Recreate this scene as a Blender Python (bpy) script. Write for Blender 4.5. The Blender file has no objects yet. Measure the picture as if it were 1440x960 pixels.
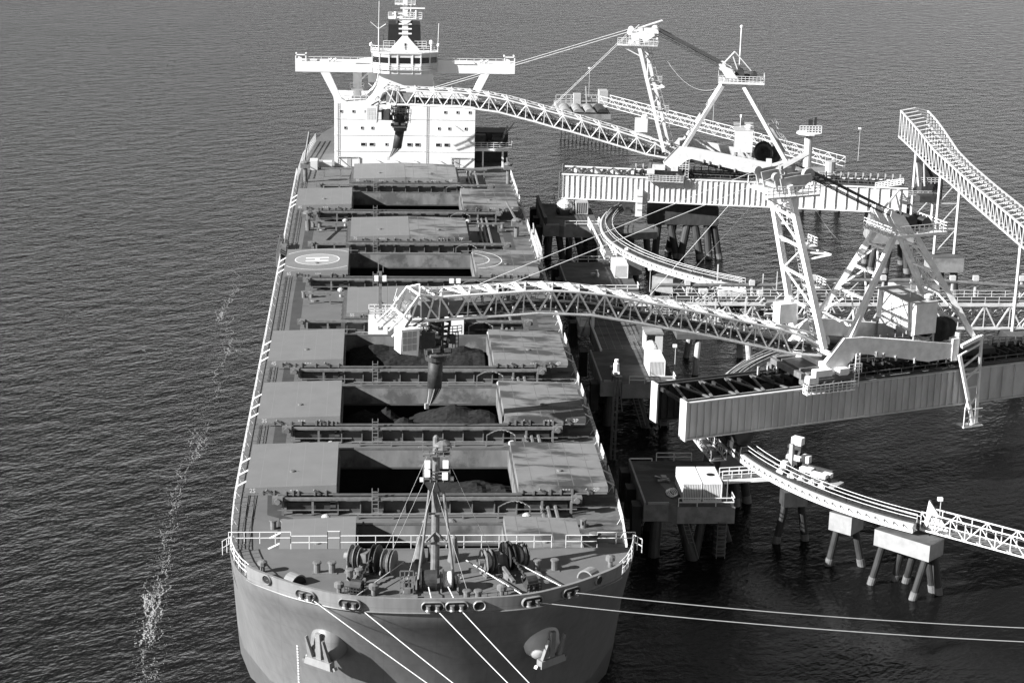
import bpy, math, random
from mathutils import Vector, Matrix, noise
random.seed(7)
rnd = random.random
def U(a, b): return a + (b - a) * rnd()
col = bpy.context.scene.collection
# ------------------------------------------------------------------ camera
cam = bpy.data.objects.new('camera', bpy.data.cameras.new('camera')); col.objects.link(cam)
yaw, pitch, roll = .0732, .2870, .0230
F = Vector((math.sin(yaw)*math.cos(pitch), math.cos(yaw)*math.cos(pitch), -math.sin(pitch)))
R0 = F.cross(Vector((0, 0, 1))).normalized(); U0 = R0.cross(F)
Rr = math.cos(roll)*R0 + math.sin(roll)*U0; Ur = -math.sin(roll)*R0 + math.cos(roll)*U0
m = Matrix((Rr, Ur, -F)).transposed().to_4x4(); m.translation = (-6.224, -212.624, 97.443)
cam.matrix_world = m
cam.data.sensor_width = 36; cam.data.lens = 36*2760/1440; cam.data.clip_start = 1; cam.data.clip_end = 20000
sc = bpy.context.scene; sc.camera = cam
# ------------------------------------------------------------------ light
SUN = Vector((1.0, .37, -.54)).normalized()          # travel direction of the light
wd = bpy.data.worlds.new('World'); sc.world = wd; wd.use_nodes = True
nt = wd.node_tree; nt.nodes.clear()
sky = nt.nodes.new('ShaderNodeTexSky'); sky.sky_type = 'NISHITA'; sky.sun_disc = False
sky.sun_elevation = math.asin(-SUN.z); sky.sun_rotation = math.atan2(-SUN.x, -SUN.y); sky.air_density = 1; sky.dust_density = 0
bw = nt.nodes.new('ShaderNodeSeparateColor'); bg = nt.nodes.new('ShaderNodeBackground'); ow = nt.nodes.new('ShaderNodeOutputWorld')
bg.inputs[1].default_value = .06
nt.links.new(sky.outputs[0], bw.inputs[0]); nt.links.new(bw.outputs[0], bg.inputs[0]); nt.links.new(bg.outputs[0], ow.inputs[0])
sl = bpy.data.lights.new('sun', 'SUN'); sl.energy = 5; sl.angle = math.radians(.5); sl.color = (1, 1, 1)
so = bpy.data.objects.new('sun', sl); col.objects.link(so); so.rotation_euler = SUN.to_track_quat('-Z', 'Y').to_euler()
so.location = (-200, -50, 200)
vs = sc.view_settings; vs.view_transform = 'Standard'; vs.look = 'None'; vs.gamma = 1; vs.exposure = 1.4; vs.use_curve_mapping = False
# ------------------------------------------------------------------ materials
MT = {}
def mat(name, g, rough=.6, var=.15, scale=.6, stretch=(1, 1, 1), dust=0, dscale=.15, dlev=.58, dcol=.02, bump=0, metal=0, split=None, spec=.4):
    M = bpy.data.materials.new(name); M.use_nodes = True; n = M.node_tree.nodes; L = M.node_tree.links
    b = n['Principled BSDF']; b.inputs['Roughness'].default_value = rough; b.inputs['Metallic'].default_value = metal
    b.inputs['Specular IOR Level'].default_value = spec
    tc = n.new('ShaderNodeTexCoord'); geo = n.new('ShaderNodeNewGeometry')
    mp = n.new('ShaderNodeMapping'); mp.inputs['Scale'].default_value = stretch; L.new(geo.outputs['Position'], mp.inputs[0])
    nz = n.new('ShaderNodeTexNoise'); nz.inputs['Scale'].default_value = scale; nz.inputs['Detail'].default_value = 6; nz.inputs['Roughness'].default_value = .6
    L.new(mp.outputs[0], nz.inputs[0])
    mr = n.new('ShaderNodeMapRange'); mr.inputs[1].default_value = .3; mr.inputs[2].default_value = .7
    mr.inputs[3].default_value = g*(1-var); mr.inputs[4].default_value = g*(1+var); L.new(nz.outputs[0], mr.inputs[0])
    out = mr.outputs[0]
    if split:                                   # (height, darker value) : paint boundary on the hull
        sx = n.new('ShaderNodeSeparateXYZ'); L.new(geo.outputs['Position'], sx.inputs[0])
        gt = n.new('ShaderNodeMath'); gt.operation = 'GREATER_THAN'; gt.inputs[1].default_value = split[0]; L.new(sx.outputs[2], gt.inputs[0])
        mx = n.new('ShaderNodeMix'); mx.inputs[2].default_value = split[1]; L.new(gt.outputs[0], mx.inputs[0]); L.new(out, mx.inputs[3]); out = mx.outputs[0]
    if name in ('hull_paint', 'bulwark_paint'):          # plate seams and rain streaks
        sz_ = n.new('ShaderNodeSeparateXYZ'); L.new(geo.outputs['Position'], sz_.inputs[0])
        pz = n.new('ShaderNodeMath'); pz.operation = 'PINGPONG'; pz.inputs[1].default_value = 1.35; L.new(sz_.outputs[2], pz.inputs[0])
        py = n.new('ShaderNodeMath'); py.operation = 'PINGPONG'; py.inputs[1].default_value = 2.6; L.new(sz_.outputs[0], py.inputs[0])
        mn = n.new('ShaderNodeMath'); mn.operation = 'MINIMUM'; L.new(pz.outputs[0], mn.inputs[0]); L.new(py.outputs[0], mn.inputs[1])
        lt = n.new('ShaderNodeMapRange'); lt.inputs[1].default_value = .02; lt.inputs[2].default_value = .09; lt.inputs[3].default_value = .9; lt.inputs[4].default_value = 1; L.new(mn.outputs[0], lt.inputs[0])
        ms_ = n.new('ShaderNodeMapping'); ms_.inputs['Scale'].default_value = (1.6, 1.6, .07); L.new(geo.outputs['Position'], ms_.inputs[0])
        ns = n.new('ShaderNodeTexNoise'); ns.inputs['Scale'].default_value = 1; ns.inputs['Detail'].default_value = 5; L.new(ms_.outputs[0], ns.inputs[0])
        st_ = n.new('ShaderNodeMapRange'); st_.inputs[1].default_value = .35; st_.inputs[2].default_value = .6; st_.inputs[3].default_value = .9; st_.inputs[4].default_value = 1.05; L.new(ns.outputs[0], st_.inputs[0])
        m1 = n.new('ShaderNodeMath'); m1.operation = 'MULTIPLY'; L.new(lt.outputs[0], m1.inputs[0]); L.new(st_.outputs[0], m1.inputs[1])
        m2 = n.new('ShaderNodeMath'); m2.operation = 'MULTIPLY'; L.new(m1.outputs[0], m2.inputs[0]); L.new(out, m2.inputs[1]); out = m2.outputs[0]
    if dust:
        mp2 = n.new('ShaderNodeMapping'); mp2.inputs['Scale'].default_value = (.9, 2.6, 1); L.new(geo.outputs['Position'], mp2.inputs[0])
        n2 = n.new('ShaderNodeTexNoise'); n2.inputs['Scale'].default_value = dscale; n2.inputs['Detail'].default_value = 8; n2.inputs['Roughness'].default_value = .62
        L.new(mp2.outputs[0], n2.inputs[0])
        r2 = n.new('ShaderNodeMapRange'); r2.inputs[1].default_value = dlev; r2.inputs[2].default_value = dlev+.09; r2.inputs[3].default_value = 0; r2.inputs[4].default_value = dust
        L.new(n2.outputs[0], r2.inputs[0])
        mx = n.new('ShaderNodeMix'); L.new(r2.outputs[0], mx.inputs[0]); L.new(out, mx.inputs[2]); mx.inputs[3].default_value = dcol; out = mx.outputs[0]
    cb = n.new('ShaderNodeCombineColor')
    for i in range(3): L.new(out, cb.inputs[i])
    L.new(cb.outputs[0], b.inputs['Base Color'])
    if bump:
        bp = n.new('ShaderNodeBump'); bp.inputs['Strength'].default_value = bump; bp.inputs['Distance'].default_value = .05
        L.new(nz.outputs[0], bp.inputs['Height']); L.new(bp.outputs[0], b.inputs['Normal'])
    MT[name] = M; return M
mat('deck_paint', .12, .55, .14, .25, dust=.5, dlev=.6, dcol=.07)
mat('deck_dusty', .11, .6, .16, .3, dust=.85, dlev=.47, dcol=.03)
mat('deck_stripe', .055, .6, .2, .5)
mat('cover_paint', .158, .5, .07, .35)
mat('cover_dusty', .18, .55, .10, .5, dust=.85, dscale=.14, dlev=.48, dcol=.03)
mat('cover_edge', .13, .6, .2, 1.2)
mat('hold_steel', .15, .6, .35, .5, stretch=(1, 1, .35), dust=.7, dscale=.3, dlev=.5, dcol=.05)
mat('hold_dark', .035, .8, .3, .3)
mat('hull_paint', .155, .42, .08, .35, stretch=(1, 1, .12), split=(3.6, .105))
mat('bulwark_paint', .19, .4, .08, .3)
mat('white_paint', .68, .5, .05, .5, stretch=(1, 1, .15))
mat('white_dull', .5, .5, .06, .6)
mat('rail_white', .7, .5, .03, 1)
mat('loader_white', .5, .45, .18, .9)
mat('loader_white_lit', .74, .45, .16, .9)  # same loader paint, lightened to offset grazing sun on the near loader
mat('loader_grey', .30, .5, .18, .6)
mat('girder_paint', .64, .5, .12, .35, stretch=(1, 1, .4))
mat('girder_shaded', .52, .5, .22, .4, stretch=(1, 1, .3))  # same girder paint, darkened to stand for shade on the near bridge
mat('dark_steel', .03, .6, .4, 1.5)
mat('grey_steel', .13, .5, .3, 1.5)
mat('winch_metal', .3, .35, .3, 1.5, metal=.6)
mat('belt_rubber', .02, .7, .3, 1)
mat('coal', .017, .95, .5, 2.2, bump=1.0, spec=.1)
mat('concrete', .22, .85, .25, .6, dust=.5, dscale=.25, dlev=.52, dcol=.09)
mat('concrete_pale', .26, .85, .15, .8, dust=.4, dscale=.4, dlev=.55, dcol=.2)
mat('concrete_deck', .075, .9, .3, .5, dust=.6, dscale=.25, dlev=.5, dcol=.03)
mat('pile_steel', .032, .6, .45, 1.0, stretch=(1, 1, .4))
mat('pile_pale', .3, .7, .3, 1.0)
mat('container_paint', .66, .5, .1, 1.2)
mat('container_grey', .35, .5, .12, 1.2)
mat('black_paint', .012, .5, .2, 1)
mat('glass', .012, .15, .1, 1, spec=.8)
mat('rope', .55, .8, .1, 2)
mat('cable', .05, .6, .1, 2)
mat('cable_pale', .6, .6, .1, 2)
mat('paint_white', .75, .5, .05, 2)
mat('disc_grey', .42, .5, .05, 2)
mat('pad_grey', .27, .5, .05, 2)
mat('foam_white', .36, .9, .4, 2)
mat('coaming_shaded', .075, .6, .25, .8)  # coaming colour darkened to deepen the shade under the opened covers
mat('seam_paint', .19, .5, .05, 2)
mat('recess_shade', .12, .7, .1, 2)
mat('tarp', .06, .5, .5, 1.5)
# ------------------------------------------------------------------ mesh builder
SPLIT = set('boom_bracing mast_platform cover_edge_gear mooring_drum rope_coil fender_panel wing_railing mast_cage trestle_pile deck_bollard boom_walkway_rail pipe_post trestle_equipment wing_strut floodlight foredeck_fittings cross_beam frame_bracing idler_roller beam_bracket platform_railing trestle_steelwork stair_tower mooring_bollard conveyor_frame trestle_railing bridge_railing drive_motor luffing_cable boom_stay mast_light boom_head_frame'.split())
class MB:
    def __init__(s, T=None): s.v = []; s.f = []; s.T = T; s.prims = []
    def add(s, vs_, fs):
        o = len(s.v); s.prims.append((o, o+len(vs_), len(s.f), len(s.f)+len(fs)))
        for p in vs_:
            p = Vector(p)
            s.v.append(s.T @ p if s.T else p)
        for f in fs: s.f.append(tuple(i+o for i in f))
    def box(s, a, b):
        x0, y0, z0 = a; x1, y1, z1 = b
        if x0 > x1: x0, x1 = x1, x0
        if y0 > y1: y0, y1 = y1, y0
        if z0 > z1: z0, z1 = z1, z0
        s.add([(x0,y0,z0),(x1,y0,z0),(x1,y1,z0),(x0,y1,z0),(x0,y0,z1),(x1,y0,z1),(x1,y1,z1),(x0,y1,z1)],
              [(0,3,2,1),(4,5,6,7),(0,1,5,4),(1,2,6,5),(2,3,7,6),(3,0,4,7)])
    def cbox(s, c, d):
        s.box([c[i]-d[i]/2 for i in range(3)], [c[i]+d[i]/2 for i in range(3)])
    def bar(s, p, q, w=.2, h=None, up=(0, 0, 1)):
        p = Vector(p); q = Vector(q); h = h or w; d = q-p
        if d.length < 1e-6: return
        d.normalize(); u = Vector(up)
        if abs(d.dot(u)) > .99: u = Vector((0, 1, 0))
        r = d.cross(u).normalized()*(w/2); t = r.cross(d).normalized()*(h/2)
        s.add([p-r-t,p+r-t,p+r+t,p-r+t,q-r-t,q+r-t,q+r+t,q-r+t],
              [(0,3,2,1),(4,5,6,7),(0,1,5,4),(1,2,6,5),(2,3,7,6),(3,0,4,7)])
    def tube(s, p, q, r=.2, r2=None, n=8, caps=True):
        p = Vector(p); q = Vector(q); r2 = r if r2 is None else r2; d = (q-p)
        if d.length < 1e-6: return
        d.normalize(); u = Vector((0, 0, 1)) if abs(d.z) < .9 else Vector((1, 0, 0))
        a = d.cross(u).normalized(); b = d.cross(a)
        V = []; Fc = []
        for k in range(n):
            t = 2*math.pi*k/n; w = a*math.cos(t)+b*math.sin(t); V += [p+w*r, q+w*r2]
        for k in range(n):
            k2 = (k+1) % n; Fc.append((2*k, 2*k+1, 2*k2+1, 2*k2))
        if caps: Fc.append(tuple(2*k for k in range(n))); Fc.append(tuple(2*k+1 for k in reversed(range(n))))
        s.add(V, Fc)
    def path(s, pts, r, n=6):
        for a, b in zip(pts, pts[1:]): s.tube(a, b, r, n=n)
    def prism(s, poly, d):                       # planar polygon (list of 3D points) extruded by vector d
        n = len(poly); d = Vector(d); P = [Vector(p) for p in poly]
        s.add(P+[p+d for p in P], [tuple(range(n)), tuple(reversed(range(n, 2*n)))] + [(i, i+n, (i+1) % n+n, (i+1) % n) for i in range(n)])
    def lathe(s, c, prof, n=12, axis='z'):       # prof: (r, h) pairs
        c = Vector(c); V = []; Fc = []
        for r, h in prof:
            for k in range(n):
                t = 2*math.pi*k/n; x, y = r*math.cos(t), r*math.sin(t)
                V.append(c + (Vector((x, y, h)) if axis == 'z' else Vector((h, x, y)) if axis == 'x' else Vector((x, h, y))))
        for i in range(len(prof)-1):
            for k in range(n):
                k2 = (k+1) % n; Fc.append((i*n+k, i*n+k2, (i+1)*n+k2, (i+1)*n+k))
        Fc.append(tuple(range(n))); Fc.append(tuple((len(prof)-1)*n+k for k in range(n)))
        s.add(V, Fc)
    def rail(s, pts, h=1.1, step=1.6, w=.07, mids=2):
        for a, b in zip(pts, pts[1:]):
            a = Vector(a); b = Vector(b); n = max(1, round((b-a).length/step))
            for k in range(mids):
                zz = Vector((0, 0, h*(k+1)/mids)); s.bar(a+zz, b+zz, w)
            for k in range(n+1):
                p = a.lerp(b, k/n); s.bar(p, p+Vector((0, 0, h)), w)
    def grid(s, rows, close=False):
        n = len(rows[0]); V = [p for r in rows for p in r]; Fc = []
        for i in range(len(rows)-1):
            for k in range(n-1 + (1 if close else 0)):
                k2 = (k+1) % n; Fc.append((i*n+k, i*n+k2, (i+1)*n+k2, (i+1)*n+k))
        s.add(V, Fc)
    def clusters(s):
        B = []
        for a, b, _, _ in s.prims:
            P_ = s.v[a:b]; B.append([min(p[i] for p in P_)-.04 for i in range(3)]+[max(p[i] for p in P_)+.04 for i in range(3)])
        par = list(range(len(B)))
        def find(i):
            while par[i] != i: par[i] = par[par[i]]; i = par[i]
            return i
        for i in range(len(B)):
            for j in range(i):
                if all(B[i][k] <= B[j][k+3] and B[j][k] <= B[i][k+3] for k in range(3)):
                    a, b = find(i), find(j)
                    if a != b: par[a] = b
        G_ = {}
        for i in range(len(B)): G_.setdefault(find(i), []).append(i)
        out = []
        for g in G_.values():
            m_ = MB()
            for i in g:
                a, b, c, d = s.prims[i]; m_.add(s.v[a:b], [tuple(q-a for q in f) for f in s.f[c:d]])
            out.append(m_)
        return out
    def build(s, name, mt, parent=None, off=(0, 0, 0), smooth=False):
        if name in SPLIT and parent and len(s.prims) > 1:
            c = s.clusters()
            if 1 < len(c) <= 95:
                return [m_.build1(name, mt, parent, off, smooth) for m_ in c][0]
        return s.build1(name, mt, parent, off, smooth)
    def build1(s, name, mt, parent=None, off=(0, 0, 0), smooth=False):
        me = bpy.data.meshes.new(name); o_ = Vector(off)
        me.from_pydata([tuple(v-o_) for v in s.v], [], s.f); me.update()
        me.materials.append(MT[mt] if isinstance(mt, str) else mt)
        import bmesh
        b = bmesh.new(); b.from_mesh(me); bmesh.ops.recalc_face_normals(b, faces=b.faces); b.to_mesh(me); b.free()
        if smooth:
            for p in me.polygons: p.use_smooth = True
        o = bpy.data.objects.new(name, me); col.objects.link(o)
        if parent: o.parent = parent
        return o
def tag(o, label=None, cat=None, group=None, kind=None):
    if label: o['label'] = label
    if cat: o['category'] = cat
    if group: o['group'] = group
    if kind: o['kind'] = kind
    return o
def empty(name, loc, rz=0, **k):
    o = bpy.data.objects.new(name, None); o.empty_display_size = 1; col.objects.link(o); o.location = loc; o.rotation_euler = (0, 0, rz)
    return tag(o, **k)
def copy_tree(o, parent=None):
    c = o.copy(); col.objects.link(c); c.parent = parent
    for ch in [x for x in bpy.data.objects if x.parent == o]: copy_tree(ch, c)
    return c
def solo(mb, name, mt, origin, **k):             # a one-mesh thing with its origin at its base
    o = mb.build(name, mt, off=origin); o.location = origin; return tag(o, **k)
def text_obj(txt, size, loc, rot, name, mt, parent, depth=.015):
    cu = bpy.data.curves.new('t', 'FONT'); cu.body = txt; cu.size = size; cu.extrude = depth; cu.align_x = 'LEFT'; cu.offset = .015*size
    to = bpy.data.objects.new('t', cu); col.objects.link(to); to.rotation_euler = rot; to.location = loc
    bpy.context.view_layer.update()
    me = bpy.data.meshes.new_from_object(to.evaluated_get(bpy.context.evaluated_depsgraph_get()))
    me.transform(to.matrix_world); bpy.data.objects.remove(to)
    me.materials.clear(); me.materials.append(MT[mt]); o = bpy.data.objects.new(name, me); col.objects.link(o); o.parent = parent
    return o
def lerp_table(t, x):
    if x <= t[0][0]: return t[0][1]
    for (a, b), (c, d) in zip(t, t[1:]):
        if x <= c: return b + (d-b)*(x-a)/(c-a)
    return t[-1][1]
# ------------------------------------------------------------------ water
WK = .5
def make_water():
    M = bpy.data.materials.new('sea_water'); M.use_nodes = True; n = M.node_tree.nodes; L = M.node_tree.links
    n.remove(n['Principled BSDF']); mo = n['Material Output']
    dif = n.new('ShaderNodeBsdfDiffuse'); dif.inputs[0].default_value = (.006, .006, .006, 1)
    gl_ = n.new('ShaderNodeBsdfGlossy'); gl_.inputs['Color'].default_value = (1, 1, 1, 1); gl_.inputs['Roughness'].default_value = .08
    fr = n.new('ShaderNodeFresnel'); fr.inputs['IOR'].default_value = 1.33
    fm = n.new('ShaderNodeMath'); fm.operation = 'MULTIPLY'; fm.inputs[1].default_value = WK; L.new(fr.outputs[0], fm.inputs[0])
    mx = n.new('ShaderNodeMixShader'); L.new(fm.outputs[0], mx.inputs[0]); L.new(dif.outputs[0], mx.inputs[1]); L.new(gl_.outputs[0], mx.inputs[2]); L.new(mx.outputs[0], mo.inputs[0])
    geo = n.new('ShaderNodeNewGeometry')
    def nz(sc_, det, st, rot=0, rg=.55):
        mr_ = n.new('ShaderNodeMapping'); mr_.inputs['Rotation'].default_value = (0, 0, rot); L.new(geo.outputs['Position'], mr_.inputs[0])
        mp = n.new('ShaderNodeMapping'); mp.inputs['Scale'].default_value = st; L.new(mr_.outputs[0], mp.inputs[0])
        t = n.new('ShaderNodeTexNoise'); t.inputs['Scale'].default_value = sc_; t.inputs['Detail'].default_value = det; t.inputs['Roughness'].default_value = rg
        L.new(mp.outputs[0], t.inputs[0]); return t.outputs[0]
    h1 = nz(1.15, 4, (.78, 1.1, 1), -.8, .56); h2 = nz(.24, 3, (.75, 1.15, 1), -.55); gust = nz(.012, 3, (1, 2, 1), .2)
    a = n.new('ShaderNodeMath'); a.operation = 'MULTIPLY_ADD'; L.new(h2, a.inputs[0]); a.inputs[1].default_value = 2.2; L.new(h1, a.inputs[2])
    gr = n.new('ShaderNodeMapRange'); L.new(gust, gr.inputs[0]); gr.inputs[1].default_value = .3; gr.inputs[2].default_value = .7; gr.inputs[3].default_value = .75; gr.inputs[4].default_value = 1.1
    bp = n.new('ShaderNodeBump'); bp.inputs['Distance'].default_value = .34; lx = n.new('ShaderNodeSeparateXYZ'); L.new(geo.outputs['Position'], lx.inputs[0])     # calmer water in the lee of the ship and berth
    le = n.new('ShaderNodeMapRange'); le.interpolation_type = 'SMOOTHSTEP'; L.new(lx.outputs[0], le.inputs[0]); le.inputs[1].default_value = -20; le.inputs[2].default_value = 45; le.inputs[3].default_value = 0; le.inputs[4].default_value = 1
    ly = n.new('ShaderNodeMapRange'); ly.interpolation_type = 'SMOOTHSTEP'; L.new(lx.outputs[1], ly.inputs[0]); ly.inputs[1].default_value = 40; ly.inputs[2].default_value = 170; ly.inputs[3].default_value = .6; ly.inputs[4].default_value = 0
    lm = n.new('ShaderNodeMath'); lm.operation = 'MULTIPLY'; L.new(le.outputs[0], lm.inputs[0]); L.new(ly.outputs[0], lm.inputs[1])
    l1 = n.new('ShaderNodeMath'); l1.operation = 'SUBTRACT'; l1.inputs[0].default_value = 1; L.new(lm.outputs[0], l1.inputs[1])
    l2 = n.new('ShaderNodeMath'); l2.operation = 'MULTIPLY'; L.new(l1.outputs[0], l2.inputs[0]); L.new(gr.outputs[0], l2.inputs[1])
    L.new(l2.outputs[0], bp.inputs['Strength']); L.new(a.outputs[0], bp.inputs['Height'])
    L.new(bp.outputs[0], fr.inputs['Normal']); L.new(bp.outputs[0], gl_.inputs['Normal']); L.new(bp.outputs[0], dif.inputs['Normal'])
    MT['sea_water'] = M
    w = MB(); w.add([(-3000,-1500,0),(4000,-1500,0),(4000,9000,0),(-3000,9000,0)], [(0,1,2,3)])
    tag(w.build('water', 'sea_water'), kind='structure')
make_water()
def foam():
    tr = [(-16,-31.0),(-4.3,-32.1),(5.6,-32.5),(18.6,-32.7),(31,-32.9),(41,-33.4),(53.6,-33.1),(59.6,-31.4),(62.7,-32.7),(74,-31.8),(84.6,-31.3),(99.7,-31.5),(116,-30.9),(130,-33.8),(155,-32.7),(168,-32.9),(196,-33.5)]
    f = MB()
    def strand(pts, w):
        for a, b in zip(pts, pts[1:]):
            n_ = Vector((-(b[1]-a[1]), b[0]-a[0], 0))
            if n_.length < 1e-4: continue
            n_ = n_.normalized()*w*U(.3, 1.3); n2 = n_*U(.4, 1.4); A_ = Vector((a[0], a[1], .006)); B_ = Vector((b[0], b[1], .006))
            f.add([A_-n_, A_+n_, B_+n2, B_-n2], [(0,1,2,3)])
    def fleck(x, y, r):
        k = 5; a0 = U(0, 6.3)
        f.add([(x+r*U(.5,1.3)*math.cos(a0+6.283*i/k), y+r*U(.8,2.2)*math.sin(a0+6.283*i/k), .006+U(0,.004)) for i in range(k)], [tuple(range(k))])
    for k in range(460):
        y = -18+U(0, 1)*190; dens = noise.noise(Vector((y*.07, 1.7, 0)))+.3*noise.noise(Vector((y*.35, 9, 0)))
        if rnd() > .52+.75*dens+(.1 if y < 65 else -.12): continue
        spread = .35+.6*max(0, dens+.2); x = lerp_table(tr, y)+random.gauss(0, spread); ph = U(0, 6); L_ = U(1.2, 5); am = U(.1, .45); sl_ = U(-.25, .25); sz = U(.022, .06)*(1.25 if dens > .2 else 1)
        for q in range(int(L_*7)):
            t = L_*q/(L_*7); fleck(x+sl_*t+am*math.sin(ph+t*1.7)+random.gauss(0,.07), y+t*1.3+random.gauss(0,.1), sz*U(.4,1.4))
    for k in range(1500):
        y = U(-18, 160); fleck(lerp_table(tr, y)+random.gauss(0, 1.2), y, U(.02,.05))
    for k in range(60):
        x = U(-46, -24); y = 111+.05*(x+30)+U(-1.2, 1.2); strand([(x, y, 0), (x+U(.2, .6), y+U(-.2, .2), 0)], U(.02, .05))
    solo(f, 'sea_foam', 'foam_white', (-33, 0, 0), kind='stuff')
foam()
# ------------------------------------------------------------------ ship
ship = empty('bulk_carrier', (0, 0, 0), label='huge grey bulk carrier with white bridge tower and open coal hatches, moored beside the loaders', cat='ship')
DK, FC, CV = 14.0, 18.5, 17.0
T_DECK = [(0,0),(.15,4),(1,8.8),(2.7,12.2),(4.1,14.3),(5.8,16.3),(7.9,18.4),(12,20.3),(18,21.4),(28,22.2),(40,22.5)]
T_WL = [(0,0),(.25,2.6),(1,5.4),(2.5,8.7),(5,12.4),(8,15.4),(12,18),(18,20.2),(26,21.7),(36,22.5)]
T_TIP = [(-10,-30.2),(0,-30.3),(4,-31.0),(8,-32.4),(12,-34.3),(15,-36.0),(18.3,-38.0),(20,-38.3)]
T_AFT = [(195,0),(210,.6),(225,2),(240,4.5),(249,7)]
def pchip(t):
    xs = [a for a, _ in t]; ys = [b for _, b in t]; n = len(xs); d = [(ys[i+1]-ys[i])/(xs[i+1]-xs[i]) for i in range(n-1)]; m_ = [d[0]]
    for i in range(1, n-1):
        if d[i-1]*d[i] <= 0: m_.append(0)
        else:
            h0, h1 = xs[i]-xs[i-1], xs[i+1]-xs[i]; w1, w2 = 2*h1+h0, h1+2*h0; m_.append((w1+w2)/(w1/d[i-1]+w2/d[i]))
    m_.append(d[-1])
    def f(x):
        if x <= xs[0]: return ys[0]
        if x >= xs[-1]: return ys[-1]
        i = max(k for k in range(n-1) if xs[k] <= x); h = xs[i+1]-xs[i]; u = (x-xs[i])/h
        return ys[i]*(1+2*u)*(1-u)**2 + h*m_[i]*u*(1-u)**2 + ys[i+1]*u*u*(3-2*u) + h*m_[i+1]*u*u*(u-1)
    return f
F_TIP = pchip(T_TIP)
F_DECK0 = pchip([(0,0),(.39,4),(1,8.8),(1.643,12.2),(2.025,14.3),(2.408,16.3),(2.81,18.4),(3.46,20.3),(4.24,21.4),(5.29,22.2),(6.32,22.5)])
F_WL0 = pchip([(0,0),(.5,2.6),(1,5.4),(1.58,8.7),(2.236,12.4),(2.83,15.4),(3.46,18),(4.24,20.2),(5.1,21.7),(6,22.5)])
F_DECK = lambda d: F_DECK0(math.sqrt(max(0, d))); F_WL = lambda d: F_WL0(math.sqrt(max(0, d)))
def half(y, z):
    tip = F_TIP(z); d = y-tip
    if d < 0: return 0
    w = min(1, max(0, z/18.3))**.62
    b = F_DECK(d)*w + F_WL(d)*(1-w)
    return max(0.05, b - lerp_table(T_AFT, y))
def stations(z, y1):
    tip = F_TIP(z); S = []
    for k in range(31):
        u = k/30; S.append(tip + .0005 + (y1-tip)*u**2.2)
    return S
def shell(levels, y1, extra):
    rows = []
    for z in levels:
        L_ = stations(z, y1) + extra
        row = [(-half(y, z), y, z) for y in reversed(L_)] + [(half(y, z), y, z) for y in L_]
        rows.append(row)
    return rows
ext = [-14,-8,0,10,30,60,120,180,195,203,210,218,225,233,240,249]
hb = MB(); hb.grid(shell([-8,-4,0,1,2,3,4,5,6,7,8,9,10,11,12,13,14], -22, ext))
hb.add([(-half(249,z),249,z) for z in (14,-8)]+[(half(249,z),249,z) for z in (-8,14)], [(0,1,2,3)])
hull = hb.build('hull', 'hull_paint', ship, smooth=True)
fb = MB(); fb.grid(shell([14,15,16,17,18,18.45], -22, [])); fb.add([(-half(-22,14),-22,14),(half(-22,14),-22,14),(half(-22,18.45),-22,18.45),(-half(-22,18.45),-22,18.45)], [(0,1,2,3)])
fb.build('forecastle_side', 'hull_paint', ship, smooth=True)
# bulwark round the bow, two skins and a cap rail
def bowcurve(z, y1, n=40, inset=0):
    tip = F_TIP(z)+inset; L_ = [tip + .0005 + (y1-tip)*(k/n)**2.2 for k in range(n+1)]
    return [(-max(0,half(y-inset, z)-inset*.6), y, z) for y in reversed(L_)] + [(max(0,half(y-inset, z)-inset*.6), y, z) for y in L_]
bb = MB()
o1 = bowcurve(18.46, -29.6); o2 = bowcurve(20, -29.6); i1 = [(x, y, 18.46) for x, y, z in bowcurve(20, -29.6, inset=.22)]; i2 = [(x, y, 20) for x, y, z in bowcurve(20, -29.6, inset=.22)]
o1 = [(x*1.004, y-.06, z) for x, y, z in o1]; o2 = [(x*1.004, y-.06, z) for x, y, z in o2]
bb.grid([i1, o1, o2, i2, i1]); bb.build('bulwark', 'bulwark_paint', ship)
kb = MB()
kn = [(x*1.008, y-.12, 18.42) for x, y, z in bowcurve(18.46, -29.6)]
kb.path(kn, .09, 5); kb.build('knuckle_bar', 'hull_paint', ship)
# forecastle deck
fd = MB(); L_ = bowcurve(18.5, -22, 30)
half_n = len(L_)//2
for k in range(half_n-1):
    a, b = L_[k], L_[k+1]; c, d = L_[-1-k], L_[-2-k]
    fd.add([a, b, d, c], [(0,1,2,3)])
fd.build('forecastle_deck', 'deck_paint', ship)
# main deck with hatch openings
HW = {1: 8.0}
P = 24.8
def hatch_y(i): return (-20.8, -9.8) if i == 1 else (P*(i-2), P*(i-2)+15)
dk = MB(); cuts = []
for i in range(1, 10): cuts.append(hatch_y(i)+(HW.get(i, 10.3),))
ys = sorted(set([-21.99, 249.0] + [-16,-12,-5,0,190,195,203,210,218,225,233,240] + [c for t in cuts for c in t[:2]]))
for a, b in zip(ys, ys[1:]):
    mid = (a+b)/2; hole = next((c for c in cuts if c[0] < mid < c[1]), None)
    A_, B_ = half(a, DK), half(b, DK)
    if hole:
        w = hole[2]
        dk.add([(-A_,a,DK),(-w,a,DK),(-w,b,DK),(-B_,b,DK)], [(0,1,2,3)]); dk.add([(w,a,DK),(A_,a,DK),(B_,b,DK),(w,b,DK)], [(0,1,2,3)])
    else: dk.add([(-A_,a,DK),(A_,a,DK),(B_,b,DK),(-B_,b,DK)], [(0,1,2,3)])
dk.build('main_deck', 'deck_paint', ship)
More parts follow.
